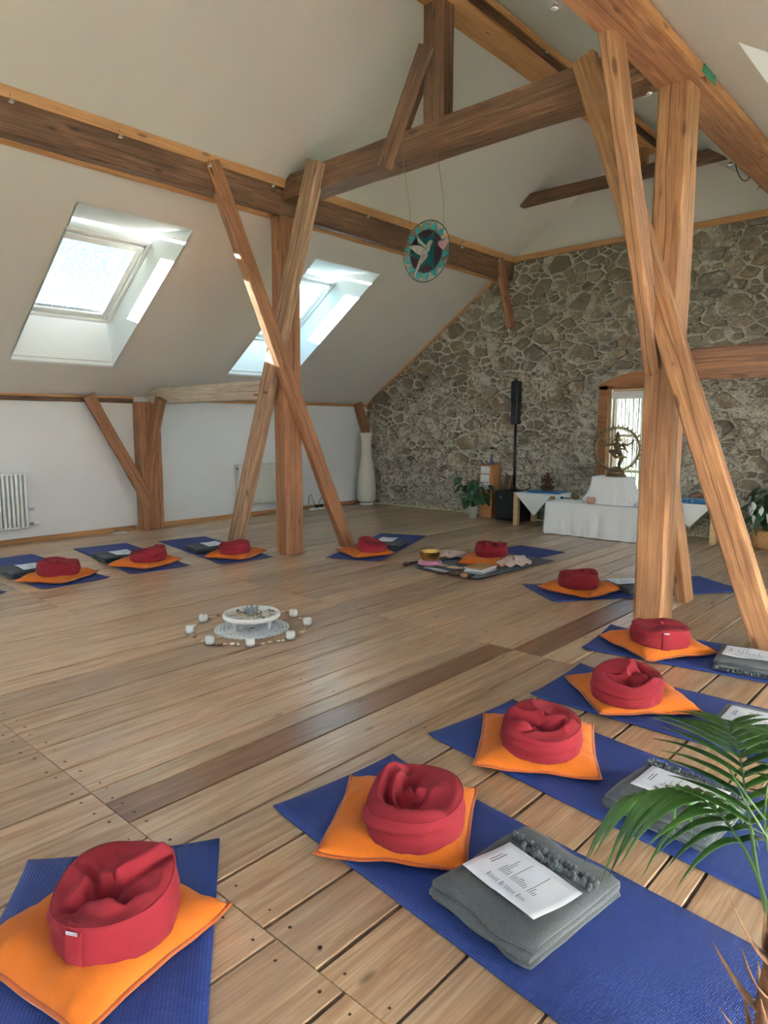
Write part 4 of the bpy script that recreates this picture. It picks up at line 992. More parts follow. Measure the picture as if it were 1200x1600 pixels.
zafu(1, -1.73, 0.795, ZS, -62, 0.168, 0.155, 'tall crimson cushion with a white label on its strap at the lower left', 0.034, (-0.18, 0.10), [('s', -.5, .55, .45, -.35, .026, .17), ('s', -.1, -.8, .35, .3, .026, .13), ('a', -.2, .1, .62, -.6, .7, .022, .12)], [(-0.9, 0.9, 0.62, 0.13, 0.014)], strap=0.0, tagged='text', sq=(0.95, 1.04))
zafu(2, -1.42, 1.72, ZS, -50, 0.172, 0.145, 'crimson cushion with a deep swirled top, bottom centre', 0.034, (-0.12, 0.10), [('a', -.1, .1, .72, -2.3, .25, .030, .13), ('a', -.05, .05, .42, -2.6, -.9, .022, .11), ('s', -.7, -.25, .0, -.2, .018, .14), ('s', .55, -.1, .0, .25, .012, .1)], [(-0.7, 1.0, 0.50, 0.11, 0.026)])
zafu(3, -1.39, 2.545, ZS, -55, 0.168, 0.142, 'crimson cushion with layered folds on the mat under the palm leaf', 0.022, (-0.14, 0.0), [('s', -.6, -.8, .1, .7, .018, .14), ('a', -.2, .0, .72, -.9, .9, .022, .12), ('s', .1, .8, .55, -.5, .014, .12)], [(-0.2, 1.0, 0.42, 0.1, 0.022), (-0.2, 0.9, 0.72, 0.1, 0.016)])
zafu(4, -1.345, 3.33, ZS, -48, 0.172, 0.135, 'crimson cushion with an open fold and loop, second from the thick right post', 0.035, (-0.20, 0.05), [('a', .0, .0, .66, -1.4, .9, .026, .13), ('s', -.6, .5, .2, .55, .028, .14), ('s', -.3, -.7, -.1, .2, .022, .13)], [(-0.1, 1.1, 0.58, 0.11, 0.024), (0.9, 0.35, 0.5, 0.2, 0.03)])
zafu(5, -1.555, 4.335, ZS, -63, 0.172, 0.130, 'crimson cushion with an upright strap below the thick right post', 0.012, (0.0, 0.0), [('s', -.6, -.5, .2, .6, .014, .16)], [(-1.2, 0.4, 0.5, 0.2, 0.014)], strap=0.12, tagged=True)
zafu(6, -2.655, 5.42, ZS, -58, 0.162, 0.135, 'crimson cushion left of the thick right post', 0.025, (-0.05, 0.1), [('s', .5, -.8, -.1, .5, .030, .15), ('s', -.6, -.2, .2, .6, .020, .13)], [(-0.7, 0.6, 0.55, 0.15, 0.018)])
zafu(7, -3.985, 6.08, ZS, -60, 0.172, 0.150, 'crimson cushion on the spread grey blanket by the singing bowl', 0.03, (0.0, 0.0), [('s', .7, -.3, -.5, -.3, .032, .15), ('s', .6, .4, -.5, .3, .026, .14)], [(-0.3, 0.9, 0.3, 0.12, 0.016)])
zafu(8, -5.14, 5.46, ZS, -50, 0.162, 0.125, 'crimson cushion right of the left post', 0.008, (-0.05, -0.28), [('s', -.2, -.6, .3, .5, .014, .16)], [])
zafu(9, -6.17, 4.37, ZS, -55, 0.162, 0.120, 'crimson cushion with ridged folds left of the left post', 0.010, (-0.05, 0.1), [('s', .6, -.7, -.2, .5, .022, .12), ('s', .7, -.1, .0, .7, .020, .12), ('s', .0, -.8, -.5, .3, .018, .12)], [(-0.4, 0.8, 0.5, 0.15, 0.014)])
zafu(10, -6.47, 3.51, ZS, -52, 0.172, 0.125, 'crimson slumped cushion in front of the wall post at the left', 0.008, (-0.06, 0.22), [('s', .7, .2, -.4, .3, .014, .14)], [(1.0, 0.5, 0.5, 0.2, 0.012)])
zafu(11, -6.50, 2.62, ZS, -55, 0.182, 0.135, 'crimson cushion with a sunken top at the far left edge', 0.022, (0.0, -0.08), [('a', .0, .0, .6, -1.2, 1.0, .016, .13), ('s', .8, .2, .1, .5, .016, .12)], [(0.5, 0.3, 0.6, 0.3, 0.014)])

# ---------------------------------------------------------------- folded blankets with fringe and printed sheets
def blanket(i, x, y, rz, L_, W_, label, mat='felt', layers=4, th=0.013, fringe=(), z0=0.0075, tassels=26):
    t = thing('folded_blanket', label, 'blanket', (x, y, z0), R(rz), 'folded grey wool blankets')
    # centre line of the zigzag folded cloth, in (y, z)
    sp = th * 1.12; path = []
    for l in range(layers):
        z_ = th / 2 + l * sp; ys = np.linspace(-W_ / 2, W_ / 2, 9) if l % 2 == 0 else np.linspace(W_ / 2, -W_ / 2, 9)
        for q in ys: path.append((q, z_))
        if l < layers - 1:
            s = 1 if l % 2 == 0 else -1
            for a in (-50, 0, 50): path.append((s * (W_ / 2 + sp * 0.62 * math.cos(R(a))), z_ + sp / 2 + sp / 2 * math.sin(R(a)) * 0.9))
    n = len(path); left, right = [], []
    for k_, (py_, pz_) in enumerate(path):
        a = path[max(k_ - 1, 0)]; b = path[min(k_ + 1, n - 1)]; dx, dz_ = b[0] - a[0], b[1] - a[1]; L2 = math.hypot(dx, dz_) + 1e-9
        left.append((py_ - dz_ / L2 * th * .47, pz_ + dx / L2 * th * .47)); right.append((py_ + dz_ / L2 * th * .47, pz_ - dx / L2 * th * .47))
    prof = left + right[::-1]; m = len(prof); NX = 16; v = []; f = []
    for a in range(NX + 1):
        u = a / NX; xx = (u - 0.5) * L_
        for (py_, pz_) in prof:
            wob = 0.018 * nz(u * 3 + i, py_ * 3, pz_ * 45); lift = 0.008 * (nz(u * 2.2 + i * 2, py_ * 5, 1.0) + 0.4) * (pz_ / (layers * sp)) ** 1.5
            lx = 0.006 * nz(py_ * 9, pz_ * 60, i) * (1 if a in (0, NX) else 0.3)
            en = abs(2 * u - 1) ** 6; v.append((xx + lx + 0.03 * nz(pz_ * 45, i, 2.0) * abs(2 * u - 1) ** 4, (py_ + wob) * (1 - 0.03 * en), max(0.0005, (pz_ + lift) * (1 - 0.14 * en * (0.5 + nz(py_ * 4, i, 5.0))))))
    for a in range(NX):
        for b in range(m): f.append((a * m + b, a * m + (b + 1) % m, (a + 1) * m + (b + 1) % m, (a + 1) * m + b))
    for a, rev in ((0, False), (NX, True)):
        for b in range(n - 1):
            q = (a * m + b, a * m + b + 1, a * m + m - 2 - b, a * m + m - 1 - b); f.append(q if rev else q[::-1])
    MB().add(v, f, True).obj('folded_cloth', M[mat], t)
    H_ = layers * sp
    tm = MB(); tm.tube([(0, 0, 0), (0.004, 0.009, 0.006), (0.0, 0.02, 0.007), (-0.005, 0.030, 0.002)], [0.0072, 0.0085, 0.0078, 0.004], 7)
    me = tm.mesh('tassel', M[mat])
    rr_ = random.Random(i)
    for (xa, ya, za, xb, yb, zb, ang) in fringe:
        for k_ in range(tassels):
            s = (k_ + 0.5) / tassels
            o = inst('tassel', me, t, (xa + (xb - xa) * s, ya + (yb - ya) * s + rr_.uniform(-.003, .003), za + (zb - za) * s + 0.004 * nz(s * 6, i, 0)), (rr_.uniform(-.15, .15), 0, ang + rr_.uniform(-.25, .25)))
            q = rr_.uniform(0.85, 1.2); o.scale = (q, q, q)
    return t, H_
def printed_sheet(x, y, z, rz, label, curl=0.012, W_=0.21, L_=0.297, seed=0, sag=0.0):
    t = thing('printed_sheet', label, 'paper', (x, y, z), R(rz), 'printed timetable sheets on the blankets')
    def hz(u, v): return 0.004 + curl * (abs(2 * v - 1) ** 2) * (0.4 if u < 0.5 else 1.0) * 0.35 + 0.006 * nz(u * 1.6 + seed, v * 1.6, seed) - sag * (u - .5) ** 2
    # u runs down the page (L_), v across
    MB().sheet(lambda u, v: ((u - 0.5) * L_, (v - 0.5) * W_, hz(u, v)), 14, 8, 0.0006).obj('sheet', M['paper'], t)
    ink = MB()
    def bar(u0, v0, v1, h=0.0022):
        k_ = max(1, int((v1 - v0) / 0.12))
        for q in range(k_):
            a, b = v0 + (v1 - v0) * q / k_, v0 + (v1 - v0) * (q + 1) / k_
            du = h / L_; z = lambda uu, vv: hz(uu, vv) + 0.0007
            ink.add([((uu - 0.5) * L_, (vv - 0.5) * W_, z(uu, vv)) for uu, vv in ((u0, a), (u0 + du, a), (u0 + du, b), (u0, b))], [(0, 1, 2, 3)])
    rr_ = random.Random(seed + 3)
    bar(0.10, 0.42, 0.70, 0.003); bar(0.135, 0.40, 0.74, 0.0035)
    u = 0.25
    for blk in (5, 7, 3):
        bar(u, 0.14, 0.24, 0.003)
        if blk != 5: bar(u - 0.0, 0.36, 0.86, 0.0022)
        for q in range(blk):
            u += 0.0265; bar(u, 0.14, 0.14 + rr_.uniform(.07, .09)); bar(u, 0.36, 0.36 + rr_.choice((0.1, 0.14, 0.2, 0.34, 0.42) if blk == 5 else (0.09, 0.12, 0.16)))
        u += 0.05
    ink.obj('printed_lines', M['ink'], t, kind='stuff')
    return t
BL = [(2, -0.985, 1.725, -7, 0.37, 0.44, 'grey folded blanket with a scalloped fringe, bottom centre', 'felt', 4, 0.014),
 (3, -0.82, 2.535, -4, 0.38, 0.37, 'grey folded blanket under the palm leaf with fringe on two sides', 'felt', 4, 0.013),
 (4, -0.74, 3.435, 2, 0.40, 0.36, 'grey folded blanket at the right edge, behind the palm tip', 'felt', 4, 0.013),
 (5, -0.99, 4.43, 8, 0.46, 0.34, 'grey folded blanket at the right edge below the leaning brace', 'felt', 4, 0.013),
 (6, -2.30, 5.90, 54, 0.40, 0.30, 'grey folded blanket half hidden behind the thick right post', 'felt', 4, 0.011),
 (8, -5.40, 6.02, 113, 0.42, 0.34, 'dark folded blanket behind the cushion right of the left post', 'felt_dark', 4, 0.012),
 (9, -6.82, 4.43, 168, 0.40, 0.36, 'dark folded blanket behind the cushion left of the left post', 'felt_dark', 4, 0.011),
 (10, -7.10, 3.47, 172, 0.42, 0.34, 'dark folded blanket on the mat in front of the wall post', 'felt_dark', 4, 0.011),
 (11, -7.06, 2.52, 178, 0.42, 0.34, 'dark folded blanket on the mat at the far left edge', 'felt_dark', 4, 0.011)]
FR = {2: [(-0.17, 0.135, 0.070, 0.165, 0.125, 0.066, 0.15), (-0.10, 0.105, 0.070, 0.16, 0.10, 0.066, 0.35)], 3: [(-0.18, 0.165, 0.062, 0.17, 0.155, 0.058, 0.1), (-0.18, 0.135, 0.066, 0.17, 0.125, 0.062, 0.3), (0.175, -0.02, 0.060, 0.185, 0.15, 0.056, -PI / 2)],
      4: [(-0.19, -0.175, 0.03, 0.19, -0.18, 0.03, PI)], 5: [(-0.23, -0.165, 0.012, 0.23, -0.17, 0.012, PI)]}
SH = {2: (-0.985, 1.70, -13.5, 'printed timetable sheet on the grey blanket at the bottom centre'), 3: (-0.815, 2.565, -3, 'printed timetable sheet partly covered by the palm leaf'), 4: (-0.76, 3.44, 1, 'printed sheet on the blanket behind the palm tip'),
      5: (-1.05, 4.43, 7, 'printed sheet on the blanket below the leaning brace'), 6: (-2.42, 5.86, 52, 'printed sheet left of the foot of the thick right post'), 8: (-5.47, 6.08, 113, 'printed sheet on the dark blanket right of the left post'),
      9: (-6.80, 4.50, 170, 'printed sheet on the dark blanket left of the left post'), 10: (-7.06, 3.52, 172, 'printed sheet on the dark blanket in front of the wall post'), 11: (-7.03, 2.56, 178, 'printed sheet on the dark blanket at the far left edge')}
for i, x, y, a, l, w_, lb, mt, ly, th in BL:
    t, H_ = blanket(i, x, y, a, l, w_, lb, mt, ly, th, FR.get(i, ()))
    sx, sy, sa, sl_ = SH[i]; printed_sheet(sx, sy, 0.0075 + H_ + 0.013, sa, sl_, seed=i, W_=0.205 if i in (2,) else 0.2, L_=0.30 if i in (2, 3) else 0.28)
# ---------------------------------------------------------------- altar of shells in the middle of the circle
random.seed(21)
CX, CY_ = -3.92, 2.905
dl = thing('lace_doily', 'round white crocheted lace doily under the shell bowl', 'doily', (CX, CY_, 0.003))
lace = MB(); 
for k_, r_ in enumerate((0.03, 0.06, 0.09, 0.12, 0.15, 0.18, 0.21, 0.235)):
    n = 60; lace.tube([(r_ * (1 + 0.02 * math.sin(12 * a)) * math.cos(a), r_ * (1 + 0.02 * math.sin(12 * a)) * math.sin(a), 0.0) for a in np.linspace(0, 2 * PI, n)], 0.0045, 5, False)
for k_ in range(36):
    a = 2 * PI * k_ / 36; lace.tube([(0.03 * math.cos(a), 0.03 * math.sin(a), 0), (0.15 * math.cos(a + .05), 0.15 * math.sin(a + .05), 0.001), (0.24 * math.cos(a), 0.24 * math.sin(a), 0)], 0.0038, 5)
lace.obj('lace_mesh', M['linen'], dl)
sc_ = MB()
for k_ in range(40):
    a = 2 * PI * k_ / 40; c = (0.245 * math.cos(a), 0.245 * math.sin(a), 0.0)
    sc_.tube([(c[0] + 0.018 * math.cos(b), c[1] + 0.018 * math.sin(b), 0) for b in np.linspace(0, 2 * PI, 9)], 0.004, 5, False)
sc_.obj('scalloped_edge', M['linen'], dl)
bw = thing('footed_bowl', 'low white wooden footed tray filled with shells', 'bowl', (CX, CY_, 0.0))
MB().lathe([(0.0, 0.082), (0.19, 0.082), (0.2, 0.086), (0.205, 0.097), (0.2, 0.117), (0.185, 0.117), (0.178, 0.098), (0.0, 0.094)], 40).obj('tray', M['white'], bw)
for k_ in range(3):
    a = R(25 + 120 * k_); MB().lathe([(0.012, 0.0), (0.015, 0.02), (0.019, 0.06), (0.02, 0.09)], 12, (0.135 * math.cos(a), 0.135 * math.sin(a), 0.004)).obj('leg', M['white'], bw)
SHC = [plain('shell_%d' % q, c, 0.5, 0.2, 60.0) for q, c in enumerate((C(236, 226, 206), C(214, 190, 160), C(168, 124, 96), C(110, 92, 78)))]
shm = []
for q in range(4):
    m_ = MB().ball((0, 0, 0), (1, 0.7, 0.5), 7, 4); shm.append(m_.mesh('shell', SHC[q]))
for q in range(70):
    a = rnd(0, 2 * PI); r_ = 0.165 * math.sqrt(random.random()); s = rnd(0.010, 0.022)
    if r_ < 0.035: continue
    o = inst('shell', random.choice(shm[:2] + shm[:2] + shm), None, (CX + r_ * math.cos(a), CY_ + r_ * math.sin(a), 0.095 + s * 0.4), (rnd(-.3, .3), rnd(-.3, .3), rnd(0, 6)), (s, s, s))
    tag(o, 'small sea shell lying loose in the white footed tray', 'shell', 'sea shells in the tray')
lt = thing('lotus_tealight_holder', 'clear crystal lotus tealight holder in the middle of the shell tray', 'candle holder', (CX, CY_, 0.094))
MB().lathe([(0.0, 0.0), (0.03, 0.0), (0.032, 0.006), (0.022, 0.014), (0.0, 0.014)], 16).obj('base', M['brass'], lt)
petal = MB().sheet(lambda u, v: (0.012 + 0.05 * u ** 0.8, (v - 0.5) * 0.036 * math.sin(PI * min(0.97, 0.15 + u * 0.85)), 0.008 + 0.062 * u ** 1.6), 6, 4, 0.003).mesh('crystal_petal', M['crystal'])
for k_ in range(8): inst('crystal_petal', petal, lt, (0, 0, 0), (0, 0, 2 * PI * k_ / 8))
petal2 = petal
for k_ in range(6): inst('crystal_petal', petal2, lt, (0, 0, 0.006), (0, 0, 2 * PI * (k_ + .5) / 6), (0.7, 0.8, 1.05))
CAND = [(-4.311, 2.757), (-4.135, 2.535), (-3.827, 2.491), (-3.596, 2.647), (-3.515, 2.924), (-3.673, 3.215), (-3.924, 3.295)]
CLB = ['second from the left, behind', 'leftmost', 'front left', 'front centre', 'front right', 'rightmost', 'rear right']
cp = None
for (x, y), lb in zip(CAND, CLB):
    if cp is None:
        cp = thing('candle_glass', 'x', 'candle', group='white candles ringed around the shell tray')
        MB().lathe([(0.0, 0.0), (0.034, 0.0), (0.038, 0.004), (0.037, 0.02), (0.034, 0.022), (0.033, 0.006), (0.0, 0.005)], 18).obj('glass_dish', M['clear'], cp)
        MB().lathe([(0.026, 0.006), (0.031, 0.012), (0.031, 0.05), (0.027, 0.056), (0.0, 0.056)], 16).obj('wax', M['candle'], cp)
        MB().tube([(0, 0, 0.055), (0.001, 0, 0.064)], 0.0012, 5).obj('wick', M['cable'], cp); q = cp
    else: q = copy_tree(cp)
    q.location = (x, y, 0.001); q['label'] = 'white candle in a glass dish, %s of the candle ring' % lb
STN = [(-4.362, 2.92), (-4.353, 2.857), (-4.33, 2.817), (-4.307, 2.70), (-4.259, 2.65), (-4.069, 2.508), (-4.032, 2.502), (-3.965, 2.495), (-3.904, 2.485), (-3.768, 2.525), (-3.735, 2.548), (-3.705, 2.582), (-3.671, 2.604), (-3.56, 2.724), (-3.55, 2.77), (-3.53, 2.83), (-3.52, 2.861), (-3.537, 3.014), (-3.56, 3.062), (-3.598, 3.118), (-3.642, 3.159), (-3.803, 3.279), (-3.841, 3.285), (-3.988, 3.318), (-4.038, 3.327), (-4.084, 3.318), (-4.2, 3.24), (-4.29, 3.10), (-4.34, 3.0)]
for x, y in STN:
    s = rnd(0.014, 0.022); o = inst('pebble', random.choice(shm[:2] + shm[:3]), None, (x, y, s * 0.5 + 0.0005), (0, 0, rnd(0, 6)), (s, s, s))
    tag(o, 'pale pebble lying between the candles around the shell tray', 'pebble', 'pebbles between the candles')

# ---------------------------------------------------------------- the leader's place
sb = thing('spread_blanket', 'thin grey blanket spread flat over a mat beside the singing bowl', 'blanket', (0, 0, 0))
Q = [Vector((-4.36, 5.29)), Vector((-3.60, 5.27)), Vector((-3.50, 6.56)), Vector((-4.28, 6.60))]
def fb(u, v):
    p = Q[0] * (1 - u) * (1 - v) + Q[1] * u * (1 - v) + Q[2] * u * v + Q[3] * (1 - u) * v
    return (p.x + 0.012 * nz(v * 5, 1, 0), p.y + 0.012 * nz(u * 5, 3, 0), 0.0155 + 0.006 * nz(u * 4, v * 5, 9))
MB().sheet(fb, 26, 34, 0.005).obj('cloth', M['felt_dark'], sb)
sbo = thing('singing_bowl', 'brass singing bowl standing on a pink ring cushion', 'bowl', (-4.33, 5.47, 0.055))
MB().lathe([(0.0, 0.0), (0.05, 0.0), (0.085, 0.02), (0.105, 0.06), (0.108, 0.105), (0.112, 0.112), (0.104, 0.114), (0.1, 0.105), (0.096, 0.06), (0.078, 0.026), (0.0, 0.008)], 32).obj('vessel', M['brass'], sbo)
rc = MB()
rc.tube([(0.07 * math.cos(a), 0.07 * math.sin(a), 0.03) for a in np.linspace(0, 2 * PI, 30)], 0.038, 10, False)
rc.lathe([(0, 0.004), (0.07, 0.004), (0.07, 0.03), (0, 0.03)], 20)
o = rc.obj('ring_cushion', M['pink_ring']); o.location = (-4.33, 5.47, 0.0215); o.scale = (1.12, 1.12, 0.75); tag(o, 'pink embroidered ring cushion under the brass singing bowl', 'cushion')
ml = thing('bowl_mallet', 'dark wooden mallet lying left of the singing bowl', 'mallet', (-4.47, 5.36, 0.03))
MB().tube([(-0.01, -0.05, 0), (0.0, 0.0, 0.004), (0.01, 0.06, 0.008)], [0.016, 0.013, 0.012], 10).obj('handle', M['black'], ml)
MB().tube([(-0.02, -0.11, 0), (-0.015, -0.08, 0), (-0.01, -0.05, 0)], [0.018, 0.024, 0.02], 12).obj('head', M['bronze_dark'], ml)
ft = thing('striped_feather', 'black and white barred feather on the blanket edge', 'feather', (-4.10, 5.285, 0.026), R(-6))
MB().tube([(-0.17, 0, 0), (0.0, 0.01, 0.006), (0.16, 0, 0.0)], [0.003, 0.0025, 0.001], 5).obj('shaft', M['candle'], ft)
brb = MB().sheet(lambda u, v: ((u * 0.05), (v - 0.5) * 0.013, 0.003 * math.sin(PI * u)), 3, 1, 0.0012)
bm1, bm2 = brb.mesh('barb', M['black']), brb.mesh('barb', M['paper'])
for k_ in range(22):
    for s in (1, -1):
        inst('barb', bm1 if k_ % 2 else bm2, ft, (-0.14 + 0.0135 * k_, 0.0, 0.004), (0, 0, s * R(62)), (1.2 - abs(k_ - 11) * 0.04, 1, 1))
for k_ in range(5):
    o = MB().box(-0.035, 0.035, -0.055, 0.055, 0, 0.0012).obj('oracle_card', SHC[k_ % 3]); o.location = (-4.26 + 0.07 * k_, 5.52 - 0.012 * k_, 0.024 + 0.0022 * k_); o.rotation_euler = (0, 0, R(20 - 14 * k_))
    tag(o, 'patterned paper card fanned out right of the singing bowl, %s from the bowl' % ORD[k_], 'card', 'fanned paper cards')
for k_, (x, y, a, m_, lb) in enumerate(((-3.76, 5.55, 4, 'felt', 'grey notebook lowest in the pile beside the feather'), (-3.77, 5.57, 9, 'paper', 'white notebook on the grey notebook beside the feather'), (-3.79, 5.60, 2, 'wicker', 'brown kraft paper notebook on top of the pile beside the feather'))):
    bk = thing('notebook', lb, 'book', (x, y, 0.0225 + 0.0125 * k_), R(a + 90))
    MB().box(-0.15, 0.15, -0.105, 0.105, 0, 0.0022, 0.001).box(-0.15, 0.15, -0.105, 0.105, 0.0095, 0.0117, 0.001).box(-0.15, 0.15, 0.102, 0.105, 0.002, 0.0097).obj('cover', M[m_], bk)
    MB().box(-0.146, 0.146, -0.102, 0.101, 0.0023, 0.0094).obj('pages', M['paper'], bk)
def crumple(name, label, x, y, sx, sy, sz, rz, seed):
    mb = MB()
    def fn(u, v):
        a = 2 * PI * u; t_ = v * PI / 2; rr = 1 + 0.35 * nz(math.cos(a) * 2 + seed, math.sin(a) * 2, v * 3); fold = 0.25 * math.sin(5 * a + 6 * v + seed)
        return (sx * rr * math.cos(a) * math.cos(t_ * 0.98), sy * rr * math.sin(a) * math.cos(t_ * 0.98), sz * max(0.0, math.sin(t_) * (0.7 + fold) + 0.15 * (1 - v) * (1 + math.sin(9 * a))) )
    mb.grid(fn, 40, 10); o = mb.obj(name, M['scarf']); o.location = (x, y, 0.020); o.rotation_euler = (0, 0, R(rz)); tag(o, label, 'scarf'); return o
crumple('scarf', 'crumpled pale scarf behind the singing bowl', -4.43, 5.92, 0.22, 0.10, 0.085, 48, 1.0)
crumple('scarf', 'crumpled pale scarf at the right side of the saffron cushion', -3.68, 6.05, 0.20, 0.11, 0.10, 75, 4.0)
ih = thing('incense_holder', 'small dark incense dish with a stick at the front edge of the blanket', 'incense holder', (-3.84, 5.235, 0.02))
MB().lathe([(0.0, 0.0), (0.03, 0.0), (0.055, 0.025), (0.05, 0.026), (0.028, 0.006), (0.0, 0.005)], 16).obj('dish', M['bronze'], ih)
MB().tube([(0.0, 0, 0.005), (0.006, 0, 0.13)], 0.0018, 5).obj('incense_stick', M['tim_mid'], ih)
rt = thing('wooden_rattle', 'small carved rattle lying next to the incense dish', 'rattle', (-3.72, 5.225, 0.03), R(20))
MB().ball((0, 0, 0.006), (0.04, 0.03, 0.026), 10, 6).obj('head', M['wicker'], rt); MB().tube([(0.03, 0, 0.0), (0.10, 0.0, 0.02)], [0.01, 0.008], 8).obj('handle', M['black'], rt)

# ================================================================== ALONG THE WALLS
# ---------------------------------------------------------------- radiators
r1 = thing('column_radiator', 'white column radiator at the left picture edge', 'radiator', (XL + 0.06, 2.35, 0.20))
me = MB().tube([(0.0, 0, 0.0), (0.0, 0, 0.01), (0.0, 0, 0.66), (0, 0, 0.67)], [0.012, 0.02, 0.02, 0.012], 10).mesh('column', M['rad_metal'])
for k_ in range(18):
    inst('column', me, r1, (0.045, 0.02 + 0.05 * k_, 0.0)); inst('column', me, r1, (0.0, 0.02 + 0.05 * k_, 0.0))
MB().box(-0.015, 0.06, 0.0, 0.89, 0.645, 0.672, 0.008).obj('top_header', M['rad_metal'], r1); MB().box(-0.015, 0.06, 0.0, 0.89, -0.005, 0.02, 0.008).obj('bottom_header', M['rad_metal'], r1)
vl = MB().tube([(0.02, 0.89, 0.045), (0.02, 0.95, 0.045)], 0.014, 10).obj('valve', M['chrome'], r1); MB().tube([(0.02, 0.95, 0.045), (0.02, 0.965, 0.045), (0.02, 1.02, 0.05)], [0.016, 0.022, 0.018], 12).obj('thermostat_head', M['white'], vl)
o = MB().box(0, 0.002, 0, 0.085, 0, 0.045).obj('wall_sticker', M['paper']); o.location = (XL, 3.28, 0.39); tag(o, 'small printed sticker on the wall above the radiator valve', 'sticker')
ink = MB()
for q in range(3): ink.box(0.0021, 0.0024, 0.008, 0.06 + 0.007 * q, 0.008 + 0.012 * q, 0.013 + 0.012 * q)
ink.obj('print', M['ink'], o)
r2 = thing('panel_radiator', 'cream ribbed panel radiator behind the crossed braces', 'radiator', (XL + 0.03, 6.36, 0.20))
MB().box(0.0, 0.09, 0.0, 1.1, 0.0, 0.63, 0.01).obj('panel', M['cream_metal'], r2)
me = MB().box(0.088, 0.098, -0.011, 0.011, 0.03, 0.60, 0.005).mesh('rib', M['cream_metal'])
for k_ in range(30): inst('rib', me, r2, (0, 0.05 + 0.0345 * k_, 0))
MB().box(-0.005, 0.095, -0.004, 1.104, 0.63, 0.645, 0.004).obj('top_grille', M['cream_metal'], r2)
MB().tube([(0.05, -0.002, 0.575), (0.05, -0.012, 0.575)], 0.014, 10).obj('plug', M['black'], r2); MB().tube([(0.05, 0.0, 0.03), (0.05, -0.07, 0.03)], 0.012, 8).obj('valve', M['chrome'], r2)
# cables and socket strip by the skirting
ps = thing('socket_strip', 'white socket strip with plugged black adapters by the skirting board', 'socket strip', (-8.74, 7.9, 0.0), R(4))
MB().box(-0.03, 0.03, -0.17, 0.17, 0, 0.04, 0.006).obj('housing', M['white'], ps)
for y in (0.0, 0.11): MB().box(-0.025, 0.03, y - 0.03, y + 0.03, 0.04, 0.085, 0.006).obj('adapter', M['black'], ps)
cbm = MB(); cbm.tube([(-8.74, 7.72, 0.10), (-8.76, 7.74, 0.24), (-8.80, 7.83, 0.27), (-8.82, 7.9, 0.12), (-8.84, 8.0, 0.006)], 0.005, 6); cbm.tube([(-8.74, 7.95, 0.11), (-8.74, 8.0, 0.2), (-8.78, 8.12, 0.21), (-8.82, 8.2, 0.05), (-8.84, 8.7, 0.006), (-8.8, 8.95, 0.006)], 0.005, 6)
tag(cbm.obj('power_cable', M['cable']), 'black power cables looping up from the socket strip', 'cable')
o = MB().box(-0.05, 0.05, -0.09, 0.09, 0, 0.012, 0.004).obj('wall_vent_cover', M['white']); o.location = (-8.80, 4.38, 0.0); tag(o, 'small white plate lying on the floor by the left skirting board', 'plate')
# ---------------------------------------------------------------- paper floor lamp
lm = thing('paper_floor_lamp', 'tall cream rice paper floor lamp in the far left corner', 'lamp', (-8.66, 9.06, 0))
MB().lathe([(0.0, 0.0), (0.125, 0.0), (0.125, 0.03), (0.11, 0.045), (0.0, 0.05)], 28).obj('base', M['white'], lm)
prof = [(0.150, 0.065), (0.168, 0.12), (0.172, 0.25), (0.168, 0.40), (0.152, 0.58), (0.122, 0.76), (0.094, 0.90), (0.083, 1.02), (0.086, 1.13), (0.103, 1.24), (0.114, 1.31)]
prf = []
for a, b in zip(prof[:-1], prof[1:]):
    for q in range(4): s = q / 4; prf.append((a[0] + (b[0] - a[0]) * s, a[1] + (b[1] - a[1]) * s))
prf.append(prof[-1]); inner = [(r_ - 0.004, z) for r_, z in prf[::-1]]
MB().lathe(prf + inner, 30, wob=lambda a, z: 1 + 0.006 * math.sin(z * 160) + 0.018 * nz(math.cos(a) * 2, math.sin(a) * 2, z * 9)).obj('shade', M['lampshade'], lm)
for k_ in range(3): MB().tube([(0.1 * math.cos(2.1 * k_), 0.1 * math.sin(2.1 * k_), 0.04), (0.14 * math.cos(2.1 * k_), 0.14 * math.sin(2.1 * k_), 0.09)], 0.004, 6).obj('wire_leg', M['chrome'], lm)
# ---------------------------------------------------------------- loudspeaker
ls = thing('column_loudspeaker', 'black column loudspeaker on a pole over its subwoofer by the stone wall', 'speaker', (-5.585, 9.125, 0), R(0))
MB().box(-0.215, 0.215, -0.20, 0.22, 0.012, 0.45, 0.015).obj('subwoofer', M['black'], ls)
MB().box(-0.2, 0.2, -0.207, -0.198, 0.03, 0.435, 0.004).obj('front_grille', M['grille'], ls)
MB().box(-0.115, -0.09, -0.211, -0.206, 0.335, 0.375, 0.001).obj('badge', M['grey_label'], ls)
MB().tube([(0, 0, 0.44), (0, 0, 1.47)], 0.021, 12).obj('pole', M['black'], ls); MB().tube([(0, 0, 0.44), (0, 0, 0.50)], 0.034, 12).obj('pole_socket', M['black'], ls)
MB().box(-0.055, 0.055, -0.065, 0.06, 1.46, 1.78, 0.012).obj('spacer_column', M['black'], ls); MB().box(-0.06, 0.06, -0.07, 0.065, 1.78, 2.105, 0.012).obj('array_column', M['grille'], ls)
for k_ in range(4): 
    a = (k_ % 2) * 0.36 - 0.18; b = (k_ // 2) * 0.34 - 0.16; MB().lathe([(0.014, 0), (0.018, 0.014)], 10, (a, b, 0.0)).obj('foot', M['black'], ls)
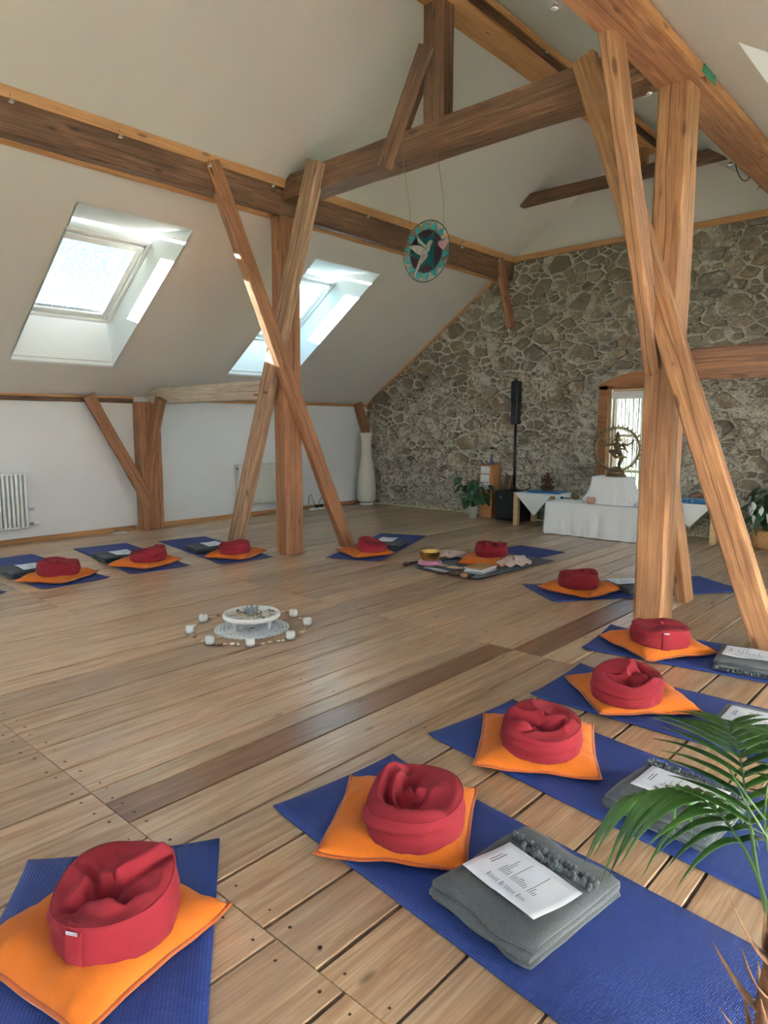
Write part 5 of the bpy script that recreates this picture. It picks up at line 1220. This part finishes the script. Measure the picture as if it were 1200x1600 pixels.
# ---------------------------------------------------------------- plinth with notes, vase, leaning board, potted plant
pz = thing('wooden_plinth', 'brown veneered plinth with pinned notes beside the loudspeaker', 'plinth', (-6.06, 9.16, 0))
MB().box(-0.115, 0.115, -0.11, 0.13, 0, 0.83, 0.004).obj('case', M['plinth_wood'], pz)
for k_, (x0, x1, z0, z1) in enumerate(((-0.088, 0.072, 0.69, 0.805), (-0.09, 0.07, 0.555, 0.675))):
    nt = MB().box(x0, x1, -0.115, -0.1105, z0, z1, 0.001).obj('pinned_note', M['paper'], pz); ik = MB()
    for q in (0.25, 0.72): ik.box(x0 + (x1 - x0) * q, x0 + (x1 - x0) * q + 0.012, -0.1156, -0.115, z0 + 0.02, z0 + 0.026)
    ik.box(x0 + 0.079, x0 + 0.081, -0.1156, -0.115, z0 + 0.006, z1 - 0.006); ik.obj('mark', M['ink'], nt)
nt = MB().box(-0.112, 0.09, -0.118, -0.1135, 0.44, 0.545, 0.001).obj('pinned_note', M['paper'], pz); ik = MB()
for q in range(2): ik.box(-0.08, 0.06, -0.1186, -0.118, 0.475 + 0.03 * q, 0.483 + 0.03 * q)
ik.obj('handwriting', M['print_blue'], nt)
vs = thing('small_vase', 'small blue glass vase with dark leaves on the plinth', 'vase', (-6.04, 9.17, 0.83))
MB().lathe([(0.0, 0.0), (0.042, 0.0), (0.045, 0.012), (0.02, 0.06), (0.014, 0.12), (0.022, 0.155), (0.018, 0.155), (0.01, 0.12), (0.0, 0.02)], 16).obj('glass', plain('blue_vase_glass', C(96, 104, 150), 0.2, 0.15), vs)
MB().tube([(0, 0, 0.06), (0.005, 0, 0.2), (0.015, 0.0, 0.27)], 0.004, 6).obj('stem', M['stem'], vs)
def leaf_mesh(name, L_, W_, droop, mat, fold=0.25, n=7):
    def fn(u, v):
        w = W_ * math.sin(PI * min(1, max(0.0, u)) ** 0.8) ** 0.8 * (v - 0.5); z = -droop * L_ * u * u + fold * abs(w)
        return (L_ * u * (1 - 0.15 * droop * u), w, z)
    return MB().sheet(fn, n, 4, 0.0012).mesh(name, mat)
lf = leaf_mesh('leaf', 0.16, 0.07, 0.3, M['leaf'])
for a, t_ in ((200, -0.3), (20, -0.5), (70, -0.2), (300, -0.6), (25, -0.15)): inst('leaf', lf, vs, (0.008, 0, 0.24), (0, t_, R(a)), (0.9, 1, 1))
bd = MB().box(-0.06, 0.06, -0.012, 0.012, 0, 0.68, 0.003).obj('leaning_board', M['tim_grey']); bd.location = (-5.86, 9.18, 0.005); bd.rotation_euler = (R(-7), R(9), R(8)); tag(bd, 'weathered board leaning on the stone wall between plinth and loudspeaker', 'board')
def potted(name, label, x, y, pot_prof, pot_mat, leaves, hgt, spread, lsz, seed, leafmesh, cat='plant', wick=False):
    t = thing(name, label, cat, (x, y, 0)); rr_ = random.Random(seed)
    MB().lathe(pot_prof, 24, wob=(lambda a, z: 1 + 0.03 * math.sin(40 * a + 90 * z)) if wick else None).obj('pot', pot_mat, t)
    top = max(z for r_, z in pot_prof); rt_ = min(r_ for r_, z in pot_prof if abs(z - top) < 0.02)
    MB().lathe([(0.0, 0), (rt_ * 0.92, 0)], 20, (0, 0, top - 0.03)).obj('soil', M['soil'], t)
    for k_ in range(leaves):
        a = rr_.uniform(0, 2 * PI); s = (k_ + 0.5) / leaves; r_ = spread * rr_.uniform(0.25, 1.0); z = top + (hgt - top) * (0.10 + 0.9 * (1 - s * 0.85)) * rr_.uniform(0.75, 1.0)
        b = Vector((r_ * math.cos(a), r_ * math.sin(a), z)); m_ = Vector((b.x * .35, b.y * .35, top + (z - top) * 0.75))
        st = MB().tube([(rr_.uniform(-.02, .02), rr_.uniform(-.02, .02), top - 0.03), m_, b], [0.0045, 0.0035, 0.0025], 5).obj('stalk', M['stem'], t)
        s_ = lsz * rr_.uniform(0.75, 1.15)
        inst('leaf', leafmesh, t, b, (rr_.uniform(-.5, .5), rr_.uniform(0.15, 1.0), a + rr_.uniform(-.5, .5)), (s_, s_, s_))
    return t
heart = leaf_mesh('leaf', 0.15, 0.115, 0.35, M['leaf'], 0.2)
potted('potted_plant', 'leafy green plant in a white pot before the plinth', -6.16, 8.86, [(0.0, 0.0), (0.055, 0.0), (0.075, 0.17), (0.082, 0.18), (0.075, 0.185), (0.068, 0.165), (0.0, 0.15)], M['pot_white'], 46, 0.66, 0.24, 1.0, 5, heart)
lance = leaf_mesh('leaf', 0.30, 0.085, 0.45, M['leaf'], 0.3)
pl_ = potted('peace_lily', 'dark green peace lily in a wicker basket at the right edge', -2.03, 8.98, [(0.0, 0.0), (0.15, 0.0), (0.18, 0.12), (0.17, 0.22), (0.16, 0.22), (0.15, 0.2), (0.0, 0.18)], M['wicker'], 44, 0.80, 0.20, 0.8, 8, lance, wick=True)
fl = MB().sheet(lambda u, v: (0.03 * math.sin(PI * u) * (v - .5) * 2, 0.02 * (abs(v - .5) * 2) ** 2 * math.sin(PI * u), 0.12 * u), 6, 4, (0, 0.002, 0)).mesh('white_flower', M['candle'])
for x, y, z in ((-0.12, -0.2, 0.45), (-0.03, -0.22, 0.40), (0.12, -0.2, 0.42), (-0.17, -0.1, 0.38), (0.05, -0.25, 0.33), (-0.1, -0.23, 0.30)): inst('white_flower', fl, pl_, (x, y, z), (0.2, 0, rnd(-1, 1)))

# ---------------------------------------------------------------- the two small tables and the altar
def small_table(label, x0, x1, y0, y1, h, rz, lx):
    cx, cy2 = (x0 + x1) / 2, (y0 + y1) / 2; t = thing('small_table', label, 'table', (cx, cy2, 0), R(rz), 'low pale wooden tables'); a, b = (x1 - x0) / 2, (y1 - y0) / 2
    MB().box(-a, a, -b, b, h - 0.045, h, 0.004).obj('tabletop', M['table_wood'], t)
    me = MB().box(-0.035, 0.035, -0.035, 0.035, 0, h - 0.045, 0.003).mesh('leg', M['table_wood'])
    for sx in (-1, 1):
        for sy in (-1, 1): inst('leg', me, t, (sx * (a - 0.035), sy * (b - 0.035), 0))
    return t
def table_cloth(label, x0, x1, y0, y1, h, rz, tri):
    """square cloth laid corner-wise: flat top and hanging triangular corners"""
    cx, cy2 = (x0 + x1) / 2, (y0 + y1) / 2; t = thing('tablecloth', label, 'tablecloth', (cx, cy2, 0), R(rz), 'white tablecloths on the small tables'); a, b = (x1 - x0) / 2 + 0.004, (y1 - y0) / 2 + 0.004
    MB().sheet(lambda u, v: ((u - .5) * 2 * a, (v - .5) * 2 * b, h + 0.004 + 0.001 * nz(u * 6, v * 6, 3)), 10, 8, 0.003).obj('top_sheet', M['linen'], t)
    for side, s0, s1, sa, dep in tri:      # side f(ront) or r(ight); span s0..s1 along the edge, apex at sa, drop dep
        def fn(u, v):
            s = s0 + (s1 - s0) * u; k_ = (u / max(1e-3, (sa - s0) / (s1 - s0))) if s < sa else ((1 - u) / max(1e-3, (s1 - sa) / (s1 - s0)))
            z = h + 0.004 - dep * v * min(1, k_); wv = 0.006 + 0.018 * v * (0.5 + 0.5 * math.sin(7 * u + 2 * v))
            if side == 'f': return (-a + 2 * a * s, -b - wv, z)
            return (a + wv, -b + 2 * b * s, z)
        MB().sheet(fn, 16, 10, (0, -0.002, 0) if side == 'f' else (0.002, 0, 0)).obj('hanging_corner', M['linen'], t)
    return t
small_table('low wooden table at the left of the altar, before the loudspeaker', -5.29, -4.66, 8.63, 9.20, 0.47, 0, 0)
table_cloth('white cloth with a hanging corner on the table before the loudspeaker', -5.29, -4.66, 8.63, 9.20, 0.47, 0, [('f', 0.06, 0.98, 0.55, 0.32), ('r', 0.0, 0.9, 0.45, 0.3)])
small_table('low wooden table right of the thick right post, before the peace lily', -3.19, -2.56, 8.82, 9.29, 0.47, 0, 0)
table_cloth('white cloth with hanging corners on the table before the peace lily', -3.19, -2.56, 8.82, 9.29, 0.47, 0, [('f', 0.0, 0.93, 0.5, 0.30), ('r', 0.05, 0.98, 0.5, 0.34)])
def folded_blue(name, label, x, y, z, sx, sy, h, rz):
    o = MB(); N = 10
    o.sheet(lambda u, v: ((u - .5) * sx, (v - .5) * sy, h * (0.75 + 0.25 * (1 - abs(2 * u - 1) ** 4) * (1 - abs(2 * v - 1) ** 4)) + 0.004 * nz(u * 5, v * 5, x)), N, N, h * 0.72)
    q = o.obj(name, M['blue_cloth']); q.location = (x, y, z); q.rotation_euler = (0, 0, R(rz)); return tag(q, label, 'cloth')
folded_blue('blue_cloth', 'bright blue folded cloth under the small dark statue', -4.93, 8.97, 0.475, 0.48, 0.34, 0.03, 6)
folded_blue('blue_cushion', 'flat bright blue cushion on the table before the peace lily', -2.82, 9.06, 0.475, 0.46, 0.32, 0.055, 10)
# small seated bronze figure
st = thing('seated_statue', 'small dark bronze seated statue on the blue cloth', 'statue', (-4.91, 8.93, 0.504), R(30))
b_ = MB(); b_.lathe([(0.0, 0), (0.085, 0), (0.09, 0.012), (0.075, 0.022), (0.08, 0.035), (0.0, 0.04)], 18); b_.obj('lotus_base', M['bronze_dark'], st)
b_ = MB(); b_.ball((0, 0, 0.085), (0.055, 0.05, 0.05)); b_.ball((0, 0, 0.14), (0.042, 0.032, 0.05)); b_.tube([(-0.05, 0.0, 0.06), (-0.085, -0.03, 0.055), (-0.02, -0.065, 0.055)], [0.024, 0.022, 0.016], 8); b_.tube([(0.05, 0.0, 0.06), (0.085, -0.03, 0.055), (0.02, -0.065, 0.058)], [0.024, 0.022, 0.016], 8)
b_.ball((0, -0.005, 0.205), (0.028, 0.028, 0.032)); b_.lathe([(0.024, 0.225), (0.02, 0.245), (0.008, 0.262), (0.0, 0.268)], 10); b_.tube([(0, -0.03, 0.2), (0.004, -0.045, 0.17), (-0.015, -0.05, 0.14)], [0.012, 0.01, 0.007], 7)
for s in (-1, 1):
    b_.tube([(s * 0.036, 0, 0.165), (s * 0.075, -0.01, 0.13), (s * 0.06, -0.045, 0.115)], [0.014, 0.012, 0.01], 7); b_.tube([(s * 0.036, 0.005, 0.17), (s * 0.085, 0.005, 0.175), (s * 0.082, 0.0, 0.215)], [0.013, 0.011, 0.009], 7); b_.ball((s * 0.04, 0, 0.205), (0.02, 0.006, 0.024))
b_.obj('figure', M['bronze_dark'], st)
# altar: low chest under white cloths
al = thing('altar_table', 'low altar table draped in white cloth to the floor', 'table', (-3.80, 8.515, 0), R(2))
AW, AD, AH = 0.76, 0.235, 0.43
MB().box(-AW, AW, -AD, AD, 0, AH, 0.01).obj('chest', M['table_wood'], al)
def skirt(w, d, z0, z1, flare, nf, amp, seed, top=True, sp=0.0):
    P_ = []
    def path(s):
        per = 2 * (w + d) * 2; L_ = s * per
        for (x0, y0, x1, y1) in ((-w, -d, w, -d), (w, -d, w, d), (w, d, -w, d), (-w, d, -w, -d)):
            l = math.hypot(x1 - x0, y1 - y0)
            if L_ <= l + 1e-9:
                k_ = L_ / l; nx_, ny_ = (y1 - y0) / l, -(x1 - x0) / l; return x0 + (x1 - x0) * k_, y0 + (y1 - y0) * k_, nx_, ny_, k_
            L_ -= l
        return -w, -d, 0, -1, 0
    def fn(u, v):
        x, y, nx_, ny_, k_ = path(min(u, 0.99999)); t_ = v
        am = amp * t_ ** 0.8 * (math.sin(2 * PI * nf * u + 3 * nz(u * 9, seed, 0) + 0.8 * t_) + 0.7 * nz(u * 40, t_ * 2, seed))
        off = 0.008 + flare * t_ ** (0.8 if flare < 0.1 else 1.15) + am
        cor = 1.0
        return (x + nx_ * off * cor + (math.copysign(flare * t_, x) if abs(nx_) < 0.5 and flare > 0.1 and abs(x) > w * .98 else 0), y + ny_ * off * cor, z1 - (z1 - z0) * t_ + 0.004)
    mb = MB(); mb.grid(fn, 150, 14)
    if top: mb.sheet(lambda u, v: ((u - .5) * 2 * (w + 0.01), (v - .5) * 2 * (d + 0.01), z1 + 0.004 + 0.0012 * nz(u * 9, v * 9, seed)), 20, 12, 0.003)
    return mb
ac = thing('altar_cloth', 'large white cloth covering the altar table down to the floor', 'tablecloth', (-3.80, 8.515, 0), R(2))
skirt(AW, AD, 0.004, AH, 0.03, 19, 0.02, 2.0).obj('drape', M['linen'], ac)
ab = thing('altar_step', 'raised white draped step on the altar under the dancing statue', 'pedestal', (-3.76, 8.55, AH + 0.006), R(2))
MB().box(-0.21, 0.21, -0.15, 0.15, 0, 0.345, 0.008).obj('box', M['table_wood'], ab)
def fn_step(u, v):
    a = 2 * PI * u; t_ = v; c, s_ = math.cos(a), math.sin(a); q = max(abs(c) / 0.225, abs(s_) / 0.165); x, y = c / q, s_ / q
    k_ = 1 + 0.6 * t_ ** 1.6 * (1 + 0.25 * math.sin(4 * a + 0.8)); am = 1 + 0.05 * t_ * math.sin(13 * a + 2 * nz(c * 2, s_ * 2, 0))
    return (x * k_ * am, y * (1 + 0.5 * (k_ - 1)) * am, 0.352 - 0.347 * t_ ** 0.9)
sm_ = MB().grid(fn_step, 96, 12); sm_.sheet(lambda u, v: ((u - .5) * 0.452, (v - .5) * 0.332, 0.3535), 6, 6, 0.003); sm_.obj('cloth', M['linen'], ab)
# dancing figure in a ring of flames
nt_ = thing('dancing_statue', 'old bronze dancing figure inside a ring on the raised altar step', 'statue', (-3.725, 8.555, AH + 0.362), R(35))
MB().lathe([(0.0, 0), (0.125, 0), (0.13, 0.015), (0.11, 0.03), (0.10, 0.045), (0.112, 0.06), (0.09, 0.075), (0.0, 0.08)], 24).obj('lotus_base', M['bronze'], nt_)
rg_ = MB(); RR = 0.275; zc = 0.075 + RR
rg_.tube([(RR * math.cos(a), 0, zc + RR * math.sin(a)) for a in np.linspace(-PI / 2, 1.5 * PI, 60)], 0.014, 7, False)
rg_.tube([((RR - .022) * math.cos(a), 0, zc + (RR - .022) * math.sin(a)) for a in np.linspace(-PI / 2, 1.5 * PI, 60)], 0.005, 5, False); rg_.obj('flame_ring', M['bronze'], nt_)
fm = MB().tube([(0, 0, 0), (0.0, 0, 0.018), (0.005, 0, 0.034)], [0.010, 0.008, 0.001], 6).mesh('flame', M['bronze'])
for k_ in range(27):
    a = R(-60 + 300 * k_ / 26 ); inst('flame', fm, nt_, ((RR + 0.01) * math.cos(a), 0, zc + (RR + 0.01) * math.sin(a)), (0, PI / 2 - a, 0))
d = MB()
d.ball((0.01, 0, 0.335), (0.042, 0.034, 0.05)); d.ball((0.0, 0, 0.395), (0.052, 0.034, 0.045)); d.tube([(0.01, 0, 0.30), (0.008, 0, 0.35), (0.0, 0, 0.41), (0.0, 0, 0.445)], [0.04, 0.032, 0.036, 0.016], 10)
d.ball((0.0, -0.005, 0.475), (0.03, 0.03, 0.036)); d.lathe([(0.028, 0.50), (0.03, 0.52), (0.02, 0.55), (0.008, 0.575), (0.0, 0.58)], 10)
d.tube([(0.025, 0, 0.31), (0.055, -0.03, 0.235), (0.03, 0.0, 0.155), (0.03, -0.02, 0.12), (0.035, -0.06, 0.115)], [0.036, 0.03, 0.024, 0.016, 0.012], 9)
d.tube([(-0.01, 0, 0.31), (-0.085, -0.05, 0.325), (-0.03, -0.085, 0.25), (0.06, -0.09, 0.255), (0.10, -0.10, 0.25)], [0.036, 0.03, 0.022, 0.014, 0.01], 9)
d.tube([(0.05, 0, 0.42), (0.12, -0.02, 0.40), (0.19, -0.01, 0.44), (0.20, -0.01, 0.475)], [0.018, 0.014, 0.011, 0.01], 7); d.tube([(-0.05, 0, 0.42), (-0.12, -0.02, 0.395), (-0.19, -0.01, 0.43), (-0.20, -0.01, 0.47)], [0.018, 0.014, 0.011, 0.01], 7)
d.tube([(0.05, -0.01, 0.41), (0.09, -0.06, 0.36), (0.06, -0.10, 0.40)], [0.016, 0.013, 0.009], 7); d.tube([(-0.05, -0.01, 0.41), (-0.02, -0.08, 0.37), (0.08, -0.09, 0.35), (0.12, -0.09, 0.31)], [0.016, 0.013, 0.011, 0.008], 7)
d.ball((0.0, 0.0, 0.10), (0.07, 0.035, 0.03)); d.obj('figure', M['bronze'], nt_)
hr = MB()
for s in (-1, 1):
    for q in range(4): hr.tube([(0.0, 0.01, 0.49 - 0.008 * q), (s * 0.08, 0.01, 0.485 - 0.016 * q), (s * 0.17, 0.0, 0.455 - 0.03 * q), (s * 0.235, 0, 0.40 - 0.03 * q)], [0.006, 0.005, 0.0045, 0.003], 5)
hr.obj('flying_hair', M['bronze'], nt_)
def bowl(name, label, x, y, z, r_, h, mat, cat='bowl'):
    o = MB().lathe([(0.0, 0.0), (r_ * 0.55, 0.0), (r_ * 0.92, h * 0.45), (r_, h), (r_ * 0.92, h), (r_ * 0.8, h * 0.45), (r_ * 0.4, h * 0.12), (0.0, h * 0.1)], 20).obj(name, M[mat]); o.location = (x, y, z); return tag(o, label, cat)
ZA = AH + 0.012
bowl('offering_bowl', 'dark brass bowl on the left rear corner of the altar', -4.33, 8.66, ZA, 0.055, 0.045, 'bronze')
sn = thing('small_mallet', 'small dark mallet beside the brass bowl on the altar', 'mallet', (-4.43, 8.58, ZA + 0.013), R(30)); MB().tube([(-0.05, 0, 0), (0.06, 0, 0.0)], 0.008, 8).obj('handle', M['black'], sn); MB().ball((-0.055, 0, 0.006), 0.02).obj('head', M['black'], sn)
M['salt'] = plain('pink_salt_stone', C(214, 164, 144), 0.5, 0.12, 30.0, 0.2)
o = MB().lathe([(0.0, 0.0), (0.04, 0.0), (0.062, 0.03), (0.06, 0.065), (0.045, 0.085), (0.03, 0.082), (0.026, 0.06), (0.0, 0.055)], 14, wob=lambda a, z: 1 + 0.05 * math.sin(3 * a + z * 20)).obj('salt_candle_holder', M['salt']); o.location = (-3.95, 8.325, ZA); tag(o, 'pink salt stone candle holder on the altar', 'candle holder')
GL = [(-4.10, 8.40), (-4.05, 8.34), (-3.80, 8.38), (-3.70, 8.40), (-3.66, 8.44), (-3.60, 8.38), (-3.53, 8.43), (-3.48, 8.40), (-3.42, 8.45)]
gt = None
for k_, (x, y) in enumerate(GL):
    if gt is None:
        gt = thing('tealight_glass', 'x', 'candle', group='small glass tealights on the altar'); MB().lathe([(0.0, 0.0), (0.024, 0.0), (0.03, 0.045), (0.027, 0.045), (0.021, 0.006), (0.0, 0.005)], 14).obj('glass', M['clear'], gt); MB().lathe([(0.0, 0.006), (0.018, 0.006), (0.018, 0.018), (0.0, 0.018)], 12).obj('tealight', M['silver'], gt); q = gt
    else: q = copy_tree(gt)
    q.location = (x, y, ZA); q['label'] = 'small clear glass tealight on the altar, %s from the left' % (ORD + ['eighth', 'ninth'])[k_]
gl = None
for x, y, lb in ((-2.93, 8.87, 'clear drinking glass at the left front of the table before the peace lily'), (-2.87, 8.88, 'clear drinking glass beside another glass on the table before the peace lily')):
    o = MB().lathe([(0.0, 0.0), (0.024, 0.0), (0.03, 0.09), (0.028, 0.09), (0.022, 0.006), (0.0, 0.005)], 16).obj('drinking_glass', M['clear']); o.location = (x, y, 0.477); tag(o, lb, 'glass')
for x, y, s, lb in ((-2.90, 9.12, 0.10, 'larger brown shell on the blue cushion'), (-2.76, 9.08, 0.075, 'smaller brown shell on the blue cushion')):
    mb = MB(); mb.grid(lambda u, v: (s * (1 - 0.7 * v) * math.cos(2 * PI * u * 2.2) * (0.4 + 0.6 * u), s * (v - .4) * 1.6, s * 0.45 * (1 - 0.6 * v) * (1 + math.sin(2 * PI * u * 2.2)) * (0.4 + 0.6 * u)), 26, 8); o = mb.obj('conch_shell', SHC[2]); o.location = (x, y, 0.528); o.rotation_euler = (0, 0, rnd(0, 3)); tag(o, lb, 'shell')

# ---------------------------------------------------------------- palm leaning in at the lower right
pm = thing('potted_palm', 'potted palm at the lower right edge with long feathery leaves', 'plant', (-0.205, 1.205, 0.0))
MB().lathe([(0.0, 0.0), (0.10, 0.0), (0.14, 0.24), (0.15, 0.25), (0.14, 0.255), (0.125, 0.22), (0.0, 0.21)], 24).obj('pot', M['pot_white'], pm); MB().lathe([(0.0, 0.0), (0.127, 0.0)], 20, (0, 0, 0.222)).obj('soil', M['soil'], pm)
tr = MB().tube([(0, 0, 0.2), (-0.005, 0.005, 0.36), (-0.01, 0.012, 0.50), (-0.012, 0.018, 0.58)], [0.034, 0.032, 0.026, 0.014], 12).obj('trunk', M['palm_trunk'], pm)
random.seed(8)
fib = MB().sheet(lambda u, v: (0.07 * u + 0.02, (v - .5) * 0.022 * (1 - u) ** 0.7, 0.075 * u ** 1.5), 5, 2, 0.002).mesh('fibre_sheath', M['palm_trunk'])
for k_ in range(26): inst('fibre_sheath', fib, tr, (-0.006, 0.006, 0.25 + 0.0125 * k_), (0, rnd(-0.7, 0.1), k_ * 2.4), (rnd(0.7, 1.2), 1, rnd(0.8, 1.5)))
def frond(pts_, n, l0, label, droop=0.35, wid=0.019, start=0.25, lean=None, aa=None):
    """pts_ in palm-local space: feather leaf with single leaflets"""
    pts_ = [Vector(p) for p in pts_]
    def cr(t_):
        k_ = len(pts_) - 1; x = t_ * k_; i = min(int(x), k_ - 1); f_ = x - i; p0, p1, p2, p3 = pts_[max(i - 1, 0)], pts_[i], pts_[i + 1], pts_[min(i + 2, k_)]
        return 0.5 * ((2 * p1) + (p2 - p0) * f_ + (2 * p0 - 5 * p1 + 4 * p2 - p3) * f_ ** 2 + (3 * p1 - p0 - 3 * p2 + p3) * f_ ** 3)
    fr_ = MB().tube([cr(q / 20) for q in range(21)], [0.0045 * (1 - 0.75 * q / 20) for q in range(21)], 6).obj('frond', M['stem'], pm)
    for q in range(n):
        t_ = start + (1 - start) * (q + 0.5) / n; c = cr(t_); tg = (cr(min(1, t_ + 0.02)) - cr(t_ - 0.02)).normalized()
        side = tg.cross(Vector((0, 0, 1))).normalized()
        for s in (1, -1):
            s1 = Vector((0, 0, 1)); L_ = l0 * (0.55 + 0.6 * math.sin(PI * (0.15 + 0.75 * (t_ - start) / (1 - start)))) * rnd(0.88, 1.1)
            ang = (0.55 + 0.55 * (1 - t_)) if aa is None else aa - 0.45 * t_ ** 3; dr = (tg * math.cos(ang * 1.1) + side * s * math.sin(ang * 1.1) + Vector((0, 0, 0.12 + (lean or 0) * s))).normalized()
            up_ = dr.cross(tg.cross(dr)).normalized() if False else (Vector((0, 0, 1)) - dr * dr.z).normalized(); wv_ = dr.cross(up_)
            dp = droop * rnd(0.7, 1.4)
            def fn(u, v):
                w = wid * math.sin(PI * (0.06 + 0.94 * u) ** 0.6) ** 0.9 * (v - 0.5) * (1 if u < 0.98 else 0.2)
                return c + dr * (L_ * u) + Vector((0, 0, -dp * L_ * u * u)) + wv_ * w + up_ * (0.45 * abs(w))
            MB().sheet(fn, 7, 2, 0.0007).obj('leaflet', M['palm'], fr_)
    return fr_
base = Vector((-0.205, 1.205, 0))
def loc(p): return Vector(p) - base
FR1 = [loc((-0.215, 1.22, 0.56)), loc((-0.262, 1.268, 0.66)), loc((-0.305, 1.35, 0.735)), loc((-0.35, 1.45, 0.79)), loc((-0.40, 1.56, 0.80))]
FR2 = [loc((-0.213, 1.22, 0.55)), loc((-0.26, 1.262, 0.66)), loc((-0.345, 1.33, 0.715)), loc((-0.44, 1.37, 0.715)), loc((-0.54, 1.38, 0.655))]
frond(FR1, 12, 0.175, '', droop=0.22, start=0.42, aa=1.05)
frond(FR2, 14, 0.135, '', droop=0.85, start=0.36, aa=1.3)
frond([loc((-0.21, 1.215, 0.55)), loc((-0.19, 1.28, 0.72)), loc((-0.21, 1.40, 0.84)), loc((-0.24, 1.52, 0.83))], 12, 0.17, '', droop=0.4, start=0.4)
frond([loc((-0.2, 1.21, 0.55)), loc((-0.1, 1.24, 0.75)), loc((0.02, 1.3, 0.88)), loc((0.16, 1.34, 0.86))], 12, 0.18, '', droop=0.5, start=0.35)
frond([loc((-0.2, 1.2, 0.55)), loc((-0.12, 1.12, 0.75)), loc((-0.05, 1.02, 0.86)), loc((0.03, 0.9, 0.82))], 12, 0.18, '', droop=0.5, start=0.35)
fs_ = MB(); 
fs_.tube([loc((-0.212, 1.222, 0.56)), loc((-0.235, 1.255, 0.66)), loc((-0.262, 1.29, 0.745)), loc((-0.27, 1.30, 0.78))], [0.004, 0.0035, 0.0025, 0.0015], 6)
for a, b in ((0.6, -0.02), (0.7, 0.03), (0.82, -0.03), (0.9, 0.02)):
    p = loc((-0.235 - 0.035 * a, 1.255 + 0.045 * a, 0.66 + 0.12 * a)); fs_.tube([p, p + Vector((-0.02 + b, 0.01, 0.045)), p + Vector((-0.03 + 1.6 * b, 0.02, 0.075))], [0.002, 0.0015, 0.001], 5)
fs_.obj('flower_stalk', M['stem'], pm)
